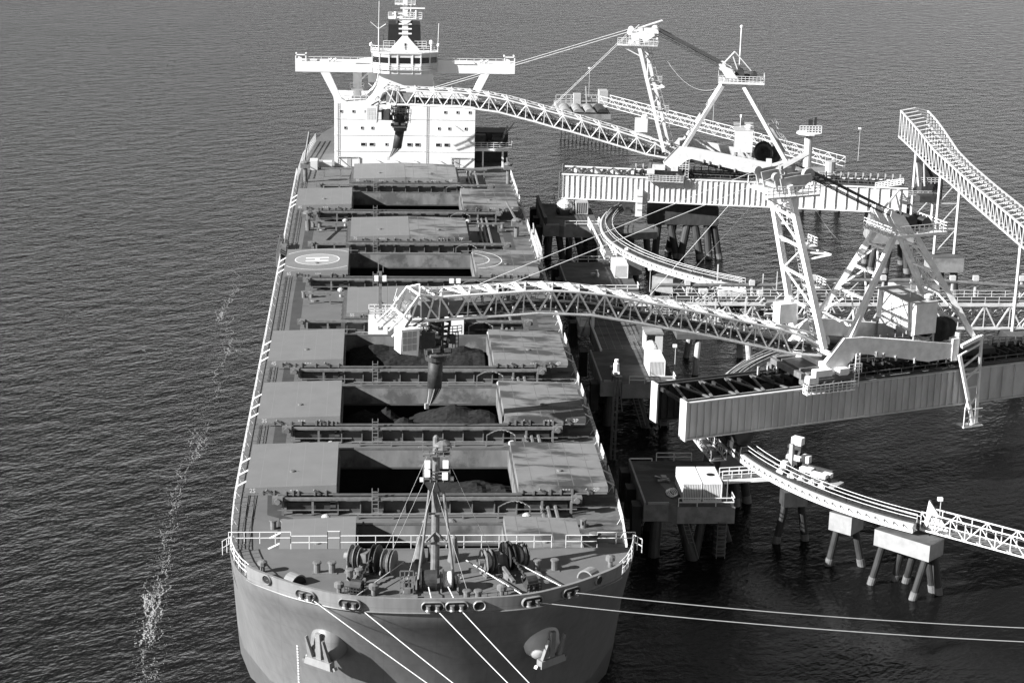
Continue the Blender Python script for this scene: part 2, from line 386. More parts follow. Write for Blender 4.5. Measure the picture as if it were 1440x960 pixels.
# coal dust strip on the loading side + dark walkway paint
ds = MB()
for a, b in zip([x for x in ys if -21 < x < 196], [x for x in ys if -21 < x < 196][1:]):
    ds.add([(16.6,a,DK+.006),(half(a,DK)-.25,a,DK+.006),(half(b,DK)-.25,b,DK+.006),(16.6,b,DK+.006)], [(0,1,2,3)])
ds.build('dusty_deck_strip', 'deck_dusty', ship)
for sx in (-1, 1):
    wp = MB(); pp = [(-12.2,-21.9),(-14.6,-13.5),(-16.2,-7.5),(-16.2,-2),(-17.6,-1),(-18.2,12),(-18.2,40),(-18.2,64),(-18.4,90),(-18.2,130),(-18,165)]
    for (x0,y0),(x1,y1) in zip(pp, pp[1:]):
        wp.add([(sx*(x0-.8),y0,DK+.012),(sx*(x0+.8),y0,DK+.012),(sx*(x1+.8),y1,DK+.012),(sx*(x1-.8),y1,DK+.012)], [(0,1,2,3)])
    wp.build('walkway_paint', 'deck_stripe', ship)
# deck-edge pipes and bars
pe = MB()
for x in (-20.9, -20.1): pe.tube((x,-20,DK+.12),(x,190,DK+.12),.035,n=5)
for y in range(-18, 190, 4): pe.box((-21.6,y,DK),(-19.8,y+.06,DK+.08)); pe.box((19.9,y,DK),(21.5,y+.06,DK+.08))
for x in (13.2, 13.9, 14.8): pe.tube((x,-8,DK+.8),(x,192,DK+.8),.22,n=6)
for y in range(-6, 192, 6): pe.box((12.7,y,DK),(15.3,y+.2,DK+.6))
pe.build('deck_pipes', 'grey_steel', ship)
# hatches
cov_edge_text = {}
for i in range(1, 10):
    y0, y1 = hatch_y(i); w = HW.get(i, 10.3); top = 16.15
    co = MB()
    deep = 13.95
    t = .28
    co.box((-w-t, y0-t, 13.7), (w+t, y0, top)); co.box((-w-t, y1, 13.7), (w+t, y1+t, top))
    co.box((-w-t, y0, 13.7), (-w, y1, top)); co.box((w, y0, 13.7), (w+t, y1, top))
    co.box((-w-.6, y0-.6, top), (w+.6, y0-.05, top+.12)); co.box((-w-.6, y1+.05, top), (w+.6, y1+.6, top+.12))
    co.box((-w-.6, y0-.05, top), (-w-.05, y1+.05, top+.12)); co.box((w+.05, y0-.05, top), (w+.6, y1+.05, top+.12))
    k = -w
    while k <= w:                                 # stays round the coaming
        co.prism([(k-.06, y0-t, 14), (k-.06, y0-1.15, 14), (k-.06, y0-.5, top), (k-.06, y0-t, top)], (.12, 0, 0)); k += w/4
    for q in range(6):
        yy = y0+1+q*(y1-y0-2)/5
        for sx in (-1, 1): co.prism([(sx*(w+t), yy, 14), (sx*(w+1.1), yy, 14), (sx*(w+.5), yy, top), (sx*(w+t), yy, top)], (0, .12, 0))
    co.build('hatch_coaming', 'coaming_shaded', ship)
    hw = MB()                                     # inner lining of the opening down into the hold
    for ya in (y0+.003, y1-.003): hw.add([(-w+.003, ya, top-.02), (w-.003, ya, top-.02), (w-.003, ya, deep), (-w+.003, ya, deep)], [(0,1,2,3)])
    for xa in (-w+.003, w-.003): hw.add([(xa, y0+.003, top-.02), (xa, y1-.003, top-.02), (xa, y1-.003, deep), (xa, y0+.003, deep)], [(0,1,2,3)])
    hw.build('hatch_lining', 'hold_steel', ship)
    # the hold below
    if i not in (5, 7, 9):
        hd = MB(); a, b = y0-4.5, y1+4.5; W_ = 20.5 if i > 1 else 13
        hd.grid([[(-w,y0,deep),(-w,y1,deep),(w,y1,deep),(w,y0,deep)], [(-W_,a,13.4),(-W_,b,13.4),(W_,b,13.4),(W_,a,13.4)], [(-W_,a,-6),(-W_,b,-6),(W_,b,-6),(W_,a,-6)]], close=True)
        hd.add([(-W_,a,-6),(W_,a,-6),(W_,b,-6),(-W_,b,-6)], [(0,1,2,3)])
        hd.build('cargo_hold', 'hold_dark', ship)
    # side rails carrying the opened covers
    sr = MB(); W2 = 17.2 if i > 1 else 0
    if i > 1:
        for yy, hgt in ((y0-1.0, 15.95), (y1+.75, 15.75)):
            sr.bar((-W2, yy, hgt), (W2, yy, hgt), .42, .3)
            for xx in (-W2+.6, -13.2, 13.2, W2-.6): sr.bar((xx, yy, DK), (xx, yy, hgt), .26)
            if yy < y0:
                sr.bar((-W2, yy-.8, 14.9), (-9, yy-.8, 14.9), .1); sr.bar((W2, yy-.8, 14.9), (9, yy-.8, 14.9), .1)
                for xx in (-W2, W2): sr.cbox((xx, yy-.2, 15.9), (1.2, .9, .7)); sr.tube((xx, yy-.9, 15.9), (xx, yy+.6, 15.9), .35, n=8)
    sr2 = sr
    if sr2.v: sr2.build('cover_rail', 'grey_steel', ship)
    if i > 1:                                     # dark boxes standing in for the shade under the rails
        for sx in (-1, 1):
            dk2 = MB(); dk2.box((sx*(w+.9), y0-.7, 14.35), (sx*(W2-1), y0+.1, 15.4)); dk2.build('cover_shade_box', 'dark_steel', ship)
    la = MB()
    for xx in (-6.4, -5.7): la.bar((xx, y0-1.35, DK), (xx, y0-1.2, 17.3), .1)
    for q in range(6): la.bar((-6.4, y0-1.3, 14.4+q*.5), (-5.7, y0-1.3, 14.4+q*.5), .08)
    la.build('hatch_ladder', 'winch_metal', ship)
# hatch covers
def cover(x0, x1, y0, y1, side, num, closed):
    c = MB(); crest = x0 if (closed and side > 0) else x1 if closed else None
    z0, z1 = 16.3, 16.95
    pk = .32
    if closed: prof = [(x0, z1+(pk if side > 0 else 0)), (x1, z1+(pk if side < 0 else 0))]
    else: prof = [(x0, z1+(pk if side > 0 else 0)), (x1, z1+(pk if side < 0 else 0))]
    c.prism([(x0, y0, z0), (x1, y0, z0), (x1, y0, prof[1][1]), (x0, y0, prof[0][1])], (0, y1-y0, 0))
    o = c.build('hatch_cover', 'cover_dusty' if side > 0 else 'cover_paint', ship)
    e = MB(); e.box((x0+.1, y0-.14, z0-.2), (x1-.1, y0-.003, z0-.05)); e.box((x0+.1, y1+.003, z0-.15), (x1-.1, y1+.1, z0))
    q = x0+(1.9 if side < 0 else .35)
    while q < x1-(.3 if side < 0 else 2.1):
        h_ = random.choice((.22, .3, .38))
        e.box((q, y0-.22, z0-.25), (q+.16+.1*rnd(), y0-.003, z0+h_)); q += random.choice((.55, .9, 1.3, 1.9))
    for q in (x0+(x1-x0)*.28, x0+(x1-x0)*.8): e.bar((q-.5, y0-.3, z0+.5), (q+.25, y0-.12, z0-.05), .22)
    for q in range(5): e.box((x0+.8+q*2, y1+.003, z0-.2), (x0+1.0+q*2, y1+.16, z0+.3))
    ox = x1 if side > 0 else x0
    if not closed:
        for q in (.25, .5, .78):
            yy = y0+(y1-y0)*q; g_ = MB(); g_.bar((ox+side*.02, yy, z0+.1), (ox+side*1.3, yy+.9, z0-.9), .16); g_.build('cover_prop', 'white_dull', o)
    e.build('cover_edge_gear', 'cover_edge', o)
    s_ = MB()
    n = 3
    zt_ = lambda x: z1 + pk*((x-x0)/(x1-x0) if side < 0 else (x1-x)/(x1-x0))
    for q in (.16, .45, .62, .83):
        xx = x0+(x1-x0)*q; sm = MB(); sm.add([(xx-.04, y0+.05, zt_(xx)+.004), (xx+.04, y0+.05, zt_(xx)+.004), (xx+.04, y1-.05, zt_(xx)+.004), (xx-.04, y1-.05, zt_(xx)+.004)], [(0,1,2,3)]); sm.build('cover_seam', 'seam_paint' if side < 0 else 'cover_edge', o)
    zc = z1 + pk/2
    s_ = MB(); s_.lathe((( x0+x1)/2, y0+(y1-y0)*.33, zc-.02), [(.32,0),(.32,.16),(.2,.2)], 10)
    s_.box(((x0+x1)/2+.3, y0+(y1-y0)*.33-.05, zc), ((x0+x1)/2+.75, y0+(y1-y0)*.33+.05, zc+.08))
    s_.build('cover_hatchway', 'cover_edge', o)
    # lifting marks on the front edge and the hatch number
    mk = MB()
    for q in (0, .35, .7): 
        mk.box(((x0+x1)/2+q-.1, y0-.012, z0+.25), ((x0+x1)/2+q+.12, y0-.006, z0+.42))
    mk.build('cover_mark', 'container_grey', o)
    tx = x0+.5 if side < 0 else x1-1.75
    if i_ > 0: text_obj('%d%s' % (num, 'S' if side < 0 else 'P'), .74, (tx, y0-.015, z0+.06), (math.pi/2, 0, 0), 'cover_number', 'disc_grey', o, .006)
    return o
pads = {}
for i_ in range(1, 10):
    y0, y1 = hatch_y(i_); closed = i_ in (5, 7, 9); w = 8.05 if i_ == 1 else 10.4
    yy0, yy1 = (y0, y1)
    if closed:
        a = cover(-w, -.02, yy0, yy1, -1, i_, True); b = cover(.02, w, yy0, yy1, 1, i_, True)
    else:
        a = cover(-2*w-.15, -w-.1, yy0, yy1, -1, i_, False); b = cover(w+.1, 2*w+.15, yy0, yy1, 1, i_, False)
    pads[i_] = (a, b)
# helipad on hatch 6 (panel tops slope: left cover rises toward its inner edge)
def ztop6(x, side):
    x0, x1 = (-20.95, -10.5) if side < 0 else (10.5, 20.95)
    u = (x-x0)/(x1-x0); return 16.95 + .32*(u if side < 0 else 1-u)
y0, y1 = hatch_y(6); cx, cy = -15.7, y0+7.6
def flat(mb, poly, side, lift):
    mb.add([(x, y, ztop6(x, side)+lift) for x, y in poly], [tuple(range(len(poly)))])
def ring(mb, cx, cy, rx, ry, w, side, lift, xr, n=72):
    for k in range(n):
        a, b = 2*math.pi*k/n, 2*math.pi*(k+1)/n
        q = [(cx+(rx-w*s)*math.cos(t), cy+(ry-w*s)*math.sin(t)) for t, s in ((a,0),(b,0),(b,1),(a,1))]
        if all(xr[0] < x < xr[1] and y0+.1 < y < y1-.1 for x, y in q): flat(mb, q, side, lift)
d = MB()
for k in range(48):
    a, b = 2*math.pi*k/48, 2*math.pi*(k+1)/48
    flat(d, [(cx, cy), (cx+3.6*math.cos(a), cy+3.6*math.sin(a)), (cx+3.6*math.cos(b), cy+3.6*math.sin(b))], -1, .006)
d.build('helipad_disc', 'pad_grey', pads[6][0])
d = MB(); ring(d, cx, cy, 3.72, 3.72, .14, -1, .012, (-20.8, -10.6)); ring(d, cx+.4, cy, 6.6, 6.9, .12, -1, .012, (-20.8, -10.6))
for q in ([(-1.9,-1.25),(1.9,-1.25),(1.9,-.65),(-1.9,-.65)], [(-1.9,.65),(1.9,.65),(1.9,1.25),(-1.9,1.25)], [(-.35,-.65),(.35,-.65),(.35,.65),(-.35,.65)]):
    flat(d, [(cx+x, cy+y) for x, y in q], -1, .016)
d.build('helipad_letter', 'paint_white', pads[6][0])
d = MB(); ring(d, 8.6, cy, 4.5, 4.5, .14, 1, .012, (10.7, 20.8)); ring(d, 8.6, cy, 6.6, 6.6, .14, 1, .012, (10.7, 20.8)); d.build('helipad_arc', 'paint_white', pads[6][1])
# coal in the holds
def heap(y0, y1, W_, base, peaks, label, seed):
    h = MB(); nx, ny = 70, 46; rows = []
    for j in range(ny+1):
        r = []
        for i in range(nx+1):
            x = -W_ + 2*W_*i/nx; y = y0 + (y1-y0)*j/ny
            z = base
            for px, py, pz, sl_ in peaks: z = max(z, pz - sl_*math.hypot(x-px, (y-py)))
            z += .3*noise.noise(Vector((x*.5+seed, y*.5, 0))) + .12*noise.noise(Vector((x*1.7+seed, y*1.7, 2))) + .05*noise.noise(Vector((x*4, y*4, seed)))
            if abs(x) > 9.9 or y < y0+4.3 or y > y1-4.3: z = min(z, 13.1)
            r.append((x, y, z))
        rows.append(r)
    n = len(rows); h.grid(rows)
    rim = rows[0] + [r[-1] for r in rows[1:]] + list(reversed(rows[-1]))[1:] + [r[0] for r in reversed(rows)][1:]
    h.add([p for p in rim]+[(p[0], p[1], -5.9) for p in rim], [(k, k+1, k+1+len(rim), k+len(rim)) for k in range(len(rim)-1)])
    solo(h, 'coal_heap', 'coal', (0, (y0+y1)/2, -5.9), label=label, cat='coal heap', group='heaps of coal in the holds')
y0, y1 = hatch_y(2); heap(y0-4, y1+4, 20, -1, [(6, y0+11.5, 13.3, .36), (9.3, y0+10.5, 13.1, .4), (-7,y0+4,4.5,.5)], 'low dark coal heap deep in the hold between covers 2S and 2P', 1)
y0, y1 = hatch_y(3); heap(y0-4, y1+4, 20, 6, [(4.4, y0+11.0, 15.3, .46), (7.6, y0+10.0, 15.0, .5), (-4.6, y0+10.5, 14.9, .8), (-2.4, y0+8.6, 14.3, .7), (-7.4, y0+11.5, 14.4, .6), (1,y0+6,12.2,.4)], 'coal heap rising in smooth cones under the spout, between covers 3S and 3P', 5)
y0, y1 = hatch_y(4); heap(y0-4, y1+4, 20, 9, [(-6, y0+12.6, 15.6, .3), (-1, y0+12.6, 15.9, .35), (6.5, y0+11.5, 15.7, .36), (9, y0+10, 15.2, .4), (2, y0+9, 14.9, .4), (-4, y0+8, 14.6, .3)], 'rough coal heap filling the hold between covers 4S and 4P, below the operator cab', 9)
# ------------------------------------------------------------------ superstructure
ss = MB()
ss.box((-14.7, 200, DK), (15.1, 215, 27.9)); ss.build('accommodation_block', 'white_paint', ship)
acc = ship.children[-1]
nk = MB()
nk.prism([(-8,200.0,27.9),(-6.6,200.0,29.2),(-5.7,200.0,31),(-5.2,200.0,34.3),(6.1,200.0,34.3),(6.1,200.0,31.6),(6.6,200.0,30.9),(7.6,200.0,30.6),(11.0,200.0,30.4),(13.6,200.0,28.9),(15.0,200.0,27.9)], (0, 12, 0))
nk.build('bridge_tower', 'white_paint', ship)
wg = MB()
wg.prism([(-22.8,199.9,34.2),(-22.8,199.9,36.3),(23.3,199.9,36.3),(23.3,199.9,34.2)], (0, 4.2, 0))
for x0 in (-22.8, 21.0):
    for xx in (x0, x0+2.1): wg.box((xx, 199.9, 36.3), (xx+.22, 200.2, 37.7))
    wg.box((x0, 199.9, 37.6), (x0+2.3, 200.3, 37.8)); wg.box((x0, 199.9, 37.6), (x0+.25, 203, 37.8)); wg.box((x0+2.05, 199.9, 37.6), (x0+2.3, 203, 37.8)); wg.box((x0+.5, 201, 36.3), (x0+1.3, 201.6, 37.1))
wg.build('bridge_wing', 'white_paint', ship)
sb_ = MB()
sb_.prism([(-17.6,200,34.2),(-15.7,200,34.2),(-13.2,200,28.6),(-12.0,200,27.9),(-14.7,200,27.9),(-14.9,200,29)], (0, 1.2, 0))
sb_.prism([(18.0,200,34.2),(16.2,200,34.2),(13.7,200,28.6),(12.5,200,27.9),(15.1,200,27.9),(15.4,200,29)], (0, 1.2, 0))
sb_.build('wing_strut', 'white_paint', ship)
wr = MB(); wr.rail([(-20.4,200.1,36.3),(-6.8,200.1,36.3)], 1.0, 1.5, .07); wr.rail([(20.8,200.1,36.3),(7,200.1,36.3)], 1.0, 1.5, .07); wr.rail([(-13,201,27.9),(-8,201,27.9)], 1.1, 1.2, .07); wr.rail([(-14,208,27.9),(-6,208,27.9)], 1.1, 1.2, .07)
for x in (-16, -15, 15.8, 16.8): wr.tube((x, 200.3, 36.5), (x+.8, 200.3, 36.9), .28, n=8)
wr.prism([(-10.5,199.7,36.2),(-6.6,199.7,36.2),(-6.6,199.7,37.2),(-9.4,199.7,36.9)], (0, 1.2, 0)); wr.prism([(15,199.7,36.2),(7,199.7,36.2),(7,199.7,37.0),(14.4,199.7,36.8)], (0, 1.0, 0))
wr.build('wing_railing', 'rail_white', ship)
bh = MB()
front = [(-6.7,204),(-6.7,199.2),(-5.2,198.0),(-3.2,197.2),(3.4,197.2),(5.3,198.0),(6.9,199.2),(6.9,204)]
bh.prism([(x, y, 34.3) for x, y in front], (0, 0, 4.2))
bh.prism([(x*1.04, y-(.25 if y < 204 else 0), 38.5) for x, y in front], (0, 0, .25))
wheel = bh.build('wheelhouse', 'white_dull', ship)
gf = MB(); frm = MB()
segs = [((-6.72,199.1),(-5.2,197.9),1),((-5.2,197.97),(-3.2,197.17),1),((-3.2,197.18),(-1.6,197.18),1),((-1.4,197.18),(1.5,197.18),1),((1.7,197.18),(3.4,197.18),1),((3.4,197.17),(5.3,197.97),1),((5.3,197.95),(6.92,199.15),1)]
for (xa, ya), (xb, yb), _ in segs:
    a = Vector((xa, ya, 0)); b = Vector((xb, yb, 0)); e_ = (b-a); n_ = Vector((e_.y, -e_.x, 0)).normalized()
    p = a+e_*.1; q = a+e_*.9
    gf.add([(p+n_*.03)+Vector((0,0,36.55)), (q+n_*.03)+Vector((0,0,36.55)), (q+n_*.03)+Vector((0,0,37.75)), (p+n_*.03)+Vector((0,0,37.75))], [(0,1,2,3)])
    frm.bar(a+n_*.06+Vector((0,0,34.4)), a+n_*.06+Vector((0,0,38.4)), .14)
gf.box((-6.74, 199.5, 36.6), (-6.71, 200.6, 37.7)); gf.box((6.91, 199.5, 36.6), (6.94, 200.6, 37.7))
gf.build('window_glass', 'glass', wheel); frm.rail([(-6.9,199.1,35.2),(-5.2,197.7,35.2),(-3.2,196.9,35.2),(3.4,196.9,35.2),(5.3,197.7,35.2),(7,199.1,35.2)], .9, 1.4, .06)
frm.add([(-6.9,199.2,35.2),(-6.9,198.9,35.2),(-5.2,197.4,35.2),(-3.2,196.7,35.2),(3.4,196.7,35.2),(5.3,197.4,35.2),(7,198.9,35.2),(7,199.2,35.2)], [tuple(range(8))])
frm.build('window_frame', 'rail_white', wheel)
tr_ = MB(); tr_.rail([(-6.9,204,38.75),(-6.9,199,38.75),(-5.2,197.8,38.75),(5.3,197.8,38.75),(7.1,199,38.75),(7.1,204,38.75)], 1.3, 1.3, .07, 3)
tr_.rail([(-4.4,203,38.75),(-4.4,203,40.6)], 1.1, 1, .06); tr_.rail([(-4.4,201,39.3),(-2,201,39.3)], 1.4, 1, .07, 3); tr_.rail([(2,201,39.3),(4.6,201,39.3)], 1.4, 1, .07, 3)
tr_.build('top_railing', 'rail_white', ship)
# port windows on the house front
def pwin(x, z, w, h):
    g = MB(); g.box((x-w/2, 199.93, z-h/2), (x+w/2, 199.97, z+h/2))
    f_ = MB()
    for a, b in (((x-w/2-.06, 199.9, z-h/2-.06), (x+w/2+.06, 199.99, z-h/2)), ((x-w/2-.06, 199.9, z+h/2), (x+w/2+.06, 199.99, z+h/2+.06)), ((x-w/2-.06, 199.9, z-h/2), (x-w/2, 199.99, z+h/2)), ((x+w/2, 199.9, z-h/2), (x+w/2+.06, 199.99, z+h/2))): f_.box(a, b)
    g.build('window', 'glass', acc)
    f_.build('window_frame', 'white_dull', acc)
for x in (-13.3,-10.7,-8.1,8.7,11.3,13.9): pwin(x, 25.9, .42, .5)
for x in (-12.4,-8.9,-6.7,-.8,7.4,9.6,13.1): pwin(x, 22.4, .42, .52)
for x in (-8.6,-6.8,1.2,2.9,7.3,9.1): pwin(x, 18.9, .95, .6)
for x in (-3.7,-.9): pwin(x, 18.9, .42, .52)
fm = MB()                                         # pipes and lamps on the front
for x0, sx in ((-14.2, 1), (14.6, -1)):
    fm.bar((x0, 199.8, 16.2), (x0+sx*4.6, 199.8, 16.2), .16); fm.bar((x0+sx*4.6, 199.8, 14), (x0+sx*4.6, 199.8, 16.2), .16); fm.bar((x0, 199.8, 16.2), (x0+sx*2.6, 199.8, 14), .12)
for x in (-5.6,-1.6,2.4,7.6,10.5): fm.prism([(x-.4,199.98,15.6),(x+.5,199.98,15.3),(x+.5,199.3,15.3),(x-.4,199.3,15.6)], (0,0,.06))
fm.box((-14.9,199.6,27.86),(15.2,200.1,27.98)) if False else None
fm.build('front_fittings', 'white_dull', acc)
for z in (17.4, 20.85, 24.3):
    fm = MB(); fm.box((-14.75,199.9,z),(15.15,199.99,z+.05)); fm.build('deck_edge_strip', 'white_paint', acc)
for x in (-11.6, 11.4):
    fm = MB(); fm.box((x-.45,199.92,14.05),(x+.45,199.98,16.0)); fm.build('door', 'container_grey', acc)
for x in (-14.2, 4.6):
    fm = MB()
    for q in (-.2, .2): fm.bar((x+q,199.8,14),(x+q,199.8,27.9),.05)
    for q in range(34): fm.bar((x-.2,199.8,14.3+.4*q),(x+.2,199.8,14.3+.4*q),.04)
    fm.build('wall_ladder', 'white_dull', acc)
# radar mast, funnel, aerials
rm = MB()
rm.prism([(-3.0,200.5,38.75),(3.3,200.5,38.75),(.7,200.5,41.6),(-.4,200.5,41.6)], (0, 1.6, 0))
rm.box((-.45,200.6,41.4),(.75,201.8,46.2)); rm.box((-.35,200.8,46.2),(.6,201.6,50.8))
rm.box((-3.4,200.0,45.4),(3.6,202.4,45.6)); rm.prism([(-1.6,200.2,45.4),(1.8,200.2,45.4),(.5,200.2,44.4),(-.3,200.2,44.4)], (0,1.6,0))
rm.rail([(-3.4,200,45.6),(3.6,200,45.6)], 1.2, .9, .09, 3); rm.rail([(-2,200,48.4),(2.2,200,48.4)], 1.1, .9, .09, 3); rm.box((-2,200.1,48.3),(2.2,201.8,48.42))
rm.box((-.9,199.6,47.6),(4.2,199.9,47.85)); rm.tube((.6,200,47.2),(.6,200,47.6),.25)
rm.box((-2.6,199.9,46.4),(.6,200.1,46.6)); rm.tube((-1.9,200,45.6),(-1.9,200,46.9),.3); rm.tube((2.4,200,45.6),(2.4,200,47.3),.22); rm.tube((1.3,200.6,45.6),(1.3,200.6,48.3),.12)
for z in (42.2,43.2,44.2): rm.box((-1.2,200.3,z),(1.5,200.7,z+.25))
rm.tube((.1,201.2,50.8),(.1,201.2,54.5),.12)
rm.build('radar_mast', 'rail_white', ship)
sg = MB(); sg.box((.0,200.38,39.0),(.35,200.48,40.3)); sg.build('signal_lamp', 'black_paint', ship)
fn = MB(); fn.prism([(-3.4,217,28),(3.9,217,28),(3.9,217,36.9),(-3.4,217,36.9)], (0, 7, 0)); fn.build('funnel_casing', 'container_grey', ship)
fn = MB(); fn.prism([(-3.4,216.9,36.9),(3.9,216.9,36.9),(3.7,216.9,42.1),(-3.2,216.9,42.1)], (0, 7, 0)); fo = fn.build('funnel', 'black_paint', ship)
fn = MB(); 
for x in (-1.2,.2,1.6): fn.tube((x,219,42.1),(x,219,42.9),.4)
fn.build('exhaust_pipe', 'dark_steel', fo)
ae = MB()
ae.tube((-5.4,201,38.7),(-5.4,201,43.6),.09); ae.tube((-5.4,201,43.6),(-5.3,201,49),.05); ae.tube((-5.4,201,43.2),(-7.1,201,44.6),.06); ae.tube((-5.4,201,43.2),(-3.9,201,44.2),.06)
ae.tube((7.0,201,38.7),(7.2,201,44.5),.05); ae.tube((-6.9,199.2,38.7),(-6.9,199.2,40.6),.12)
ae.lathe((5.6,200,38.7),[(.15,0),(.15,1.4),(.42,1.6),(.42,2.1),(.2,2.4)],10)
ae.lathe((-7.0,199.3,39.8),[(.1,0),(.32,.1),(.32,.6),(.1,.7)],8); ae.lathe((7.1,199.3,39.8),[(.1,0),(.32,.1),(.32,.6),(.1,.7)],8)
ae.build('bridge_aerial', 'rail_white', ship)
cr = MB(); cr.tube((-9.9,206,27.9),(-9.9,206,33.6),.9,n=12); cr.rail([(-11.4,205,30),(-8.5,205,30)],1.1,.8,.08); cr.box((-11.2,205,29.6),(-8.7,207,29.9)); cr.bar((-9.5,205.5,31.5),(-6,205.5,34.5),.3); cr.box((-7.6,206,31.2),(-5.8,208,34.1))
cr.build('deck_store', 'white_paint', ship)
# wing-deck right side aft : boats, platform
ap = MB(); ap.box((15.1,201,17.4),(23.2,204,18.0)); ap.box((21.0,200.8,14),(21.4,201.2,17.4)); ap.box((16.8,200.8,14),(17.1,201.1,17.4)); ap.rail([(15.2,201,18),(23.2,201,18),(23.2,206,18)],1.3,1.3,.08,3)
ap.build('aft_platform', 'white_paint', ship)
ap = MB(); ap.box((15.3,206,14),(22.6,212,20.6)); ap.build('engine_casing', 'dark_steel', ship)
ap = MB(); ap.box((15.1,203,18),(17.6,205,20.5)); ap.tube((19,203.5,19.5),(21,203.5,19.5),1.1,n=12); ap.bar((20.6,202.5,18.4),(22.2,202.5,22.6),.4); ap.bar((20.2,202.5,18.6),(23.6,202.5,23.4),.3); ap.box((18.2,202,18),(21.2,204,19.3))
ap.build('stores_winch', 'dark_steel', ship)
def post_crane(x, y, h, lean):
    c = MB(); c.tube((x,y,DK),(x,y,DK+h),.45,n=10); c.box((x-1,y-.7,DK+h-1.2),(x+1,y+.7,DK+h-.2)); c.lathe((x,y,DK+h-.2),[(.9,0),(.9,.25),(.2,.5)],10)
    c.bar((x-.2,y,DK+h),(x+lean[0],y+lean[1],DK+h+lean[2]),.28); c.bar((x+.5,y,DK+h-.5),(x+lean[0]+.1,y+lean[1],DK+h+lean[2]),.1)
    c.build('post_crane', 'grey_steel', ship)
post_crane(-20.3, 184, 4.2, (.8,1,6)); post_crane(21.3, 184, 4.2, (-.3,1,1)); post_crane(-18.4, 141, 3.4, (.3,-9,-1.5)); post_crane(19.8, 137, 3.2, (-1.6,6,2))
# side deck of the poop (left, behind)
po = MB(); po.rail([(-22,186,DK),(-21.5,205,DK),(-19.5,228,DK)],1.8,1.8,.14,3); po.box((-19.8,196,DK),(-18.2,199,16)); po.box((-18,198,DK),(-15.2,200,15.4))
po.build('aft_side_gear', 'white_dull', ship)
# ship side rails
def side_rail(sx, y0, y1, name='side_railing', m_='rail_white', step=1.5):
    r_ = MB(); n = max(1, int((y1-y0)/8)); pts = [(sx*(half(y0+(y1-y0)*k/n, DK)-.1), y0+(y1-y0)*k/n, DK) for k in range(n+1)]
    r_.rail(pts, 1.2, step, .065, 3)
    for k in range(int((y1-y0)/4.4)):
        y = y0+4.4*k; x = sx*(half(y, DK)-.1); r_.bar((x, y, DK+1.1), (x-sx*.6, y, DK), .05)
    r_.build(name, m_, ship)
side_rail(-1, -22, 118); side_rail(-1, 118, 132, m_='grey_steel'); side_rail(-1, 132, 192)
for a, b in ((-22,4),(6,12),(14,20),(22.5,36),(38,45),(48,58),(61,70),(74,88),(92,116),(120,146),(150,168),(172,196)): side_rail(1, a, b, step=1.1)
gb = MB(); gb.box((-23.2,119,12.6),(-22.5,130,14.4)); gb.rail([(-23,119,14.4),(-23,130,14.4)],1.2,.7,.1,3); gb.box((-22.4,121,14),(-21.5,124,15.6)); gb.tube((-22,126,14.6),(-22,129,14.6),.7)
gb.build('accommodation_ladder', 'grey_steel', ship)
gb = MB(); gb.box((22.5,122,12.6),(23.4,142,14.2)); gb.rail([(23.2,122,14.2),(23.2,142,14.2)],1.2,.7,.1,3); gb.box((22.9,130,9),(23.6,132,12.6)); gb.build('gangway_stair', 'white_dull', ship)
# cross-deck gear between hatches
def mushroom(x, y, s_=1, m_='grey_steel'):
    c = MB(); c.lathe((x,y,DK),[(.28*s_,0),(.28*s_,1.1*s_),(.6*s_,1.15*s_),(.6*s_,1.5*s_),(.2*s_,1.75*s_)],10); c.build('ventilator', m_, ship)
for i in range(1, 9):
    ya = hatch_y(i)[1]; c = ya+4.2
    for x in (-6.7, 6.8): mushroom(x, ya+2.2, .8)
    mushroom(-11.6, ya+5.2, .85, 'container_grey'); mushroom(11.2, ya+5.4, .85, 'container_grey')
    if i % 2: mushroom(2.5, ya+3, 1)
    g = MB(); g.box((2.6,ya+4.4,DK),(3.8,ya+5.2,DK+.9)); g.box((-3.3,ya+2,DK),(-2.6,ya+2.6,DK+1)); g.tube((-9,ya+7.4,DK+.6),(9,ya+7.4,DK+.6),.12,n=5)
    for x in (-8,-4,0,4,8): g.box((x-.08,ya+7.3,DK),(x+.08,ya+7.5,DK+.6))
    g.lathe((0,ya+5.5,DK),[(.75,0),(.75,.5),(.6,.6)],10)
    g.build('cross_deck_gear', 'grey_steel', ship)
    lp = MB()
    for k in range(9): lp.bar((8.0+3.6*k/8, ya+6.2+.05*k, DK+1.9+.7*math.sin(math.pi*k/8)),(8.0+3.6*min(8,k+1)/8, ya+6.2, DK+1.9+.7*math.sin(math.pi*min(8,k+1)/8)),.1)
    lp.bar((8,ya+6.2,DK),(8,ya+6.2,DK+1.9),.12); lp.bar((11.6,ya+6.2,DK),(11.6,ya+6.2,DK+1.9),.12); lp.build('pipe_arch', 'winch_metal', ship)
    bo = MB()
    for x in (-17.5,-16.3,16.0,17.6): bo.lathe((x,ya+4.6,DK),[(.34,0),(.34,.9),(.45,.95),(.45,1.05)],10)
    bo.build('deck_bollard', 'grey_steel', ship)
    for x in (-15.8, 18.6):
        mh = MB(); mh.lathe((x, ya+2.4, DK),[(.55,0),(.55,.18),(.5,.22)],12); mh.build('manhole', 'grey_steel', ship)
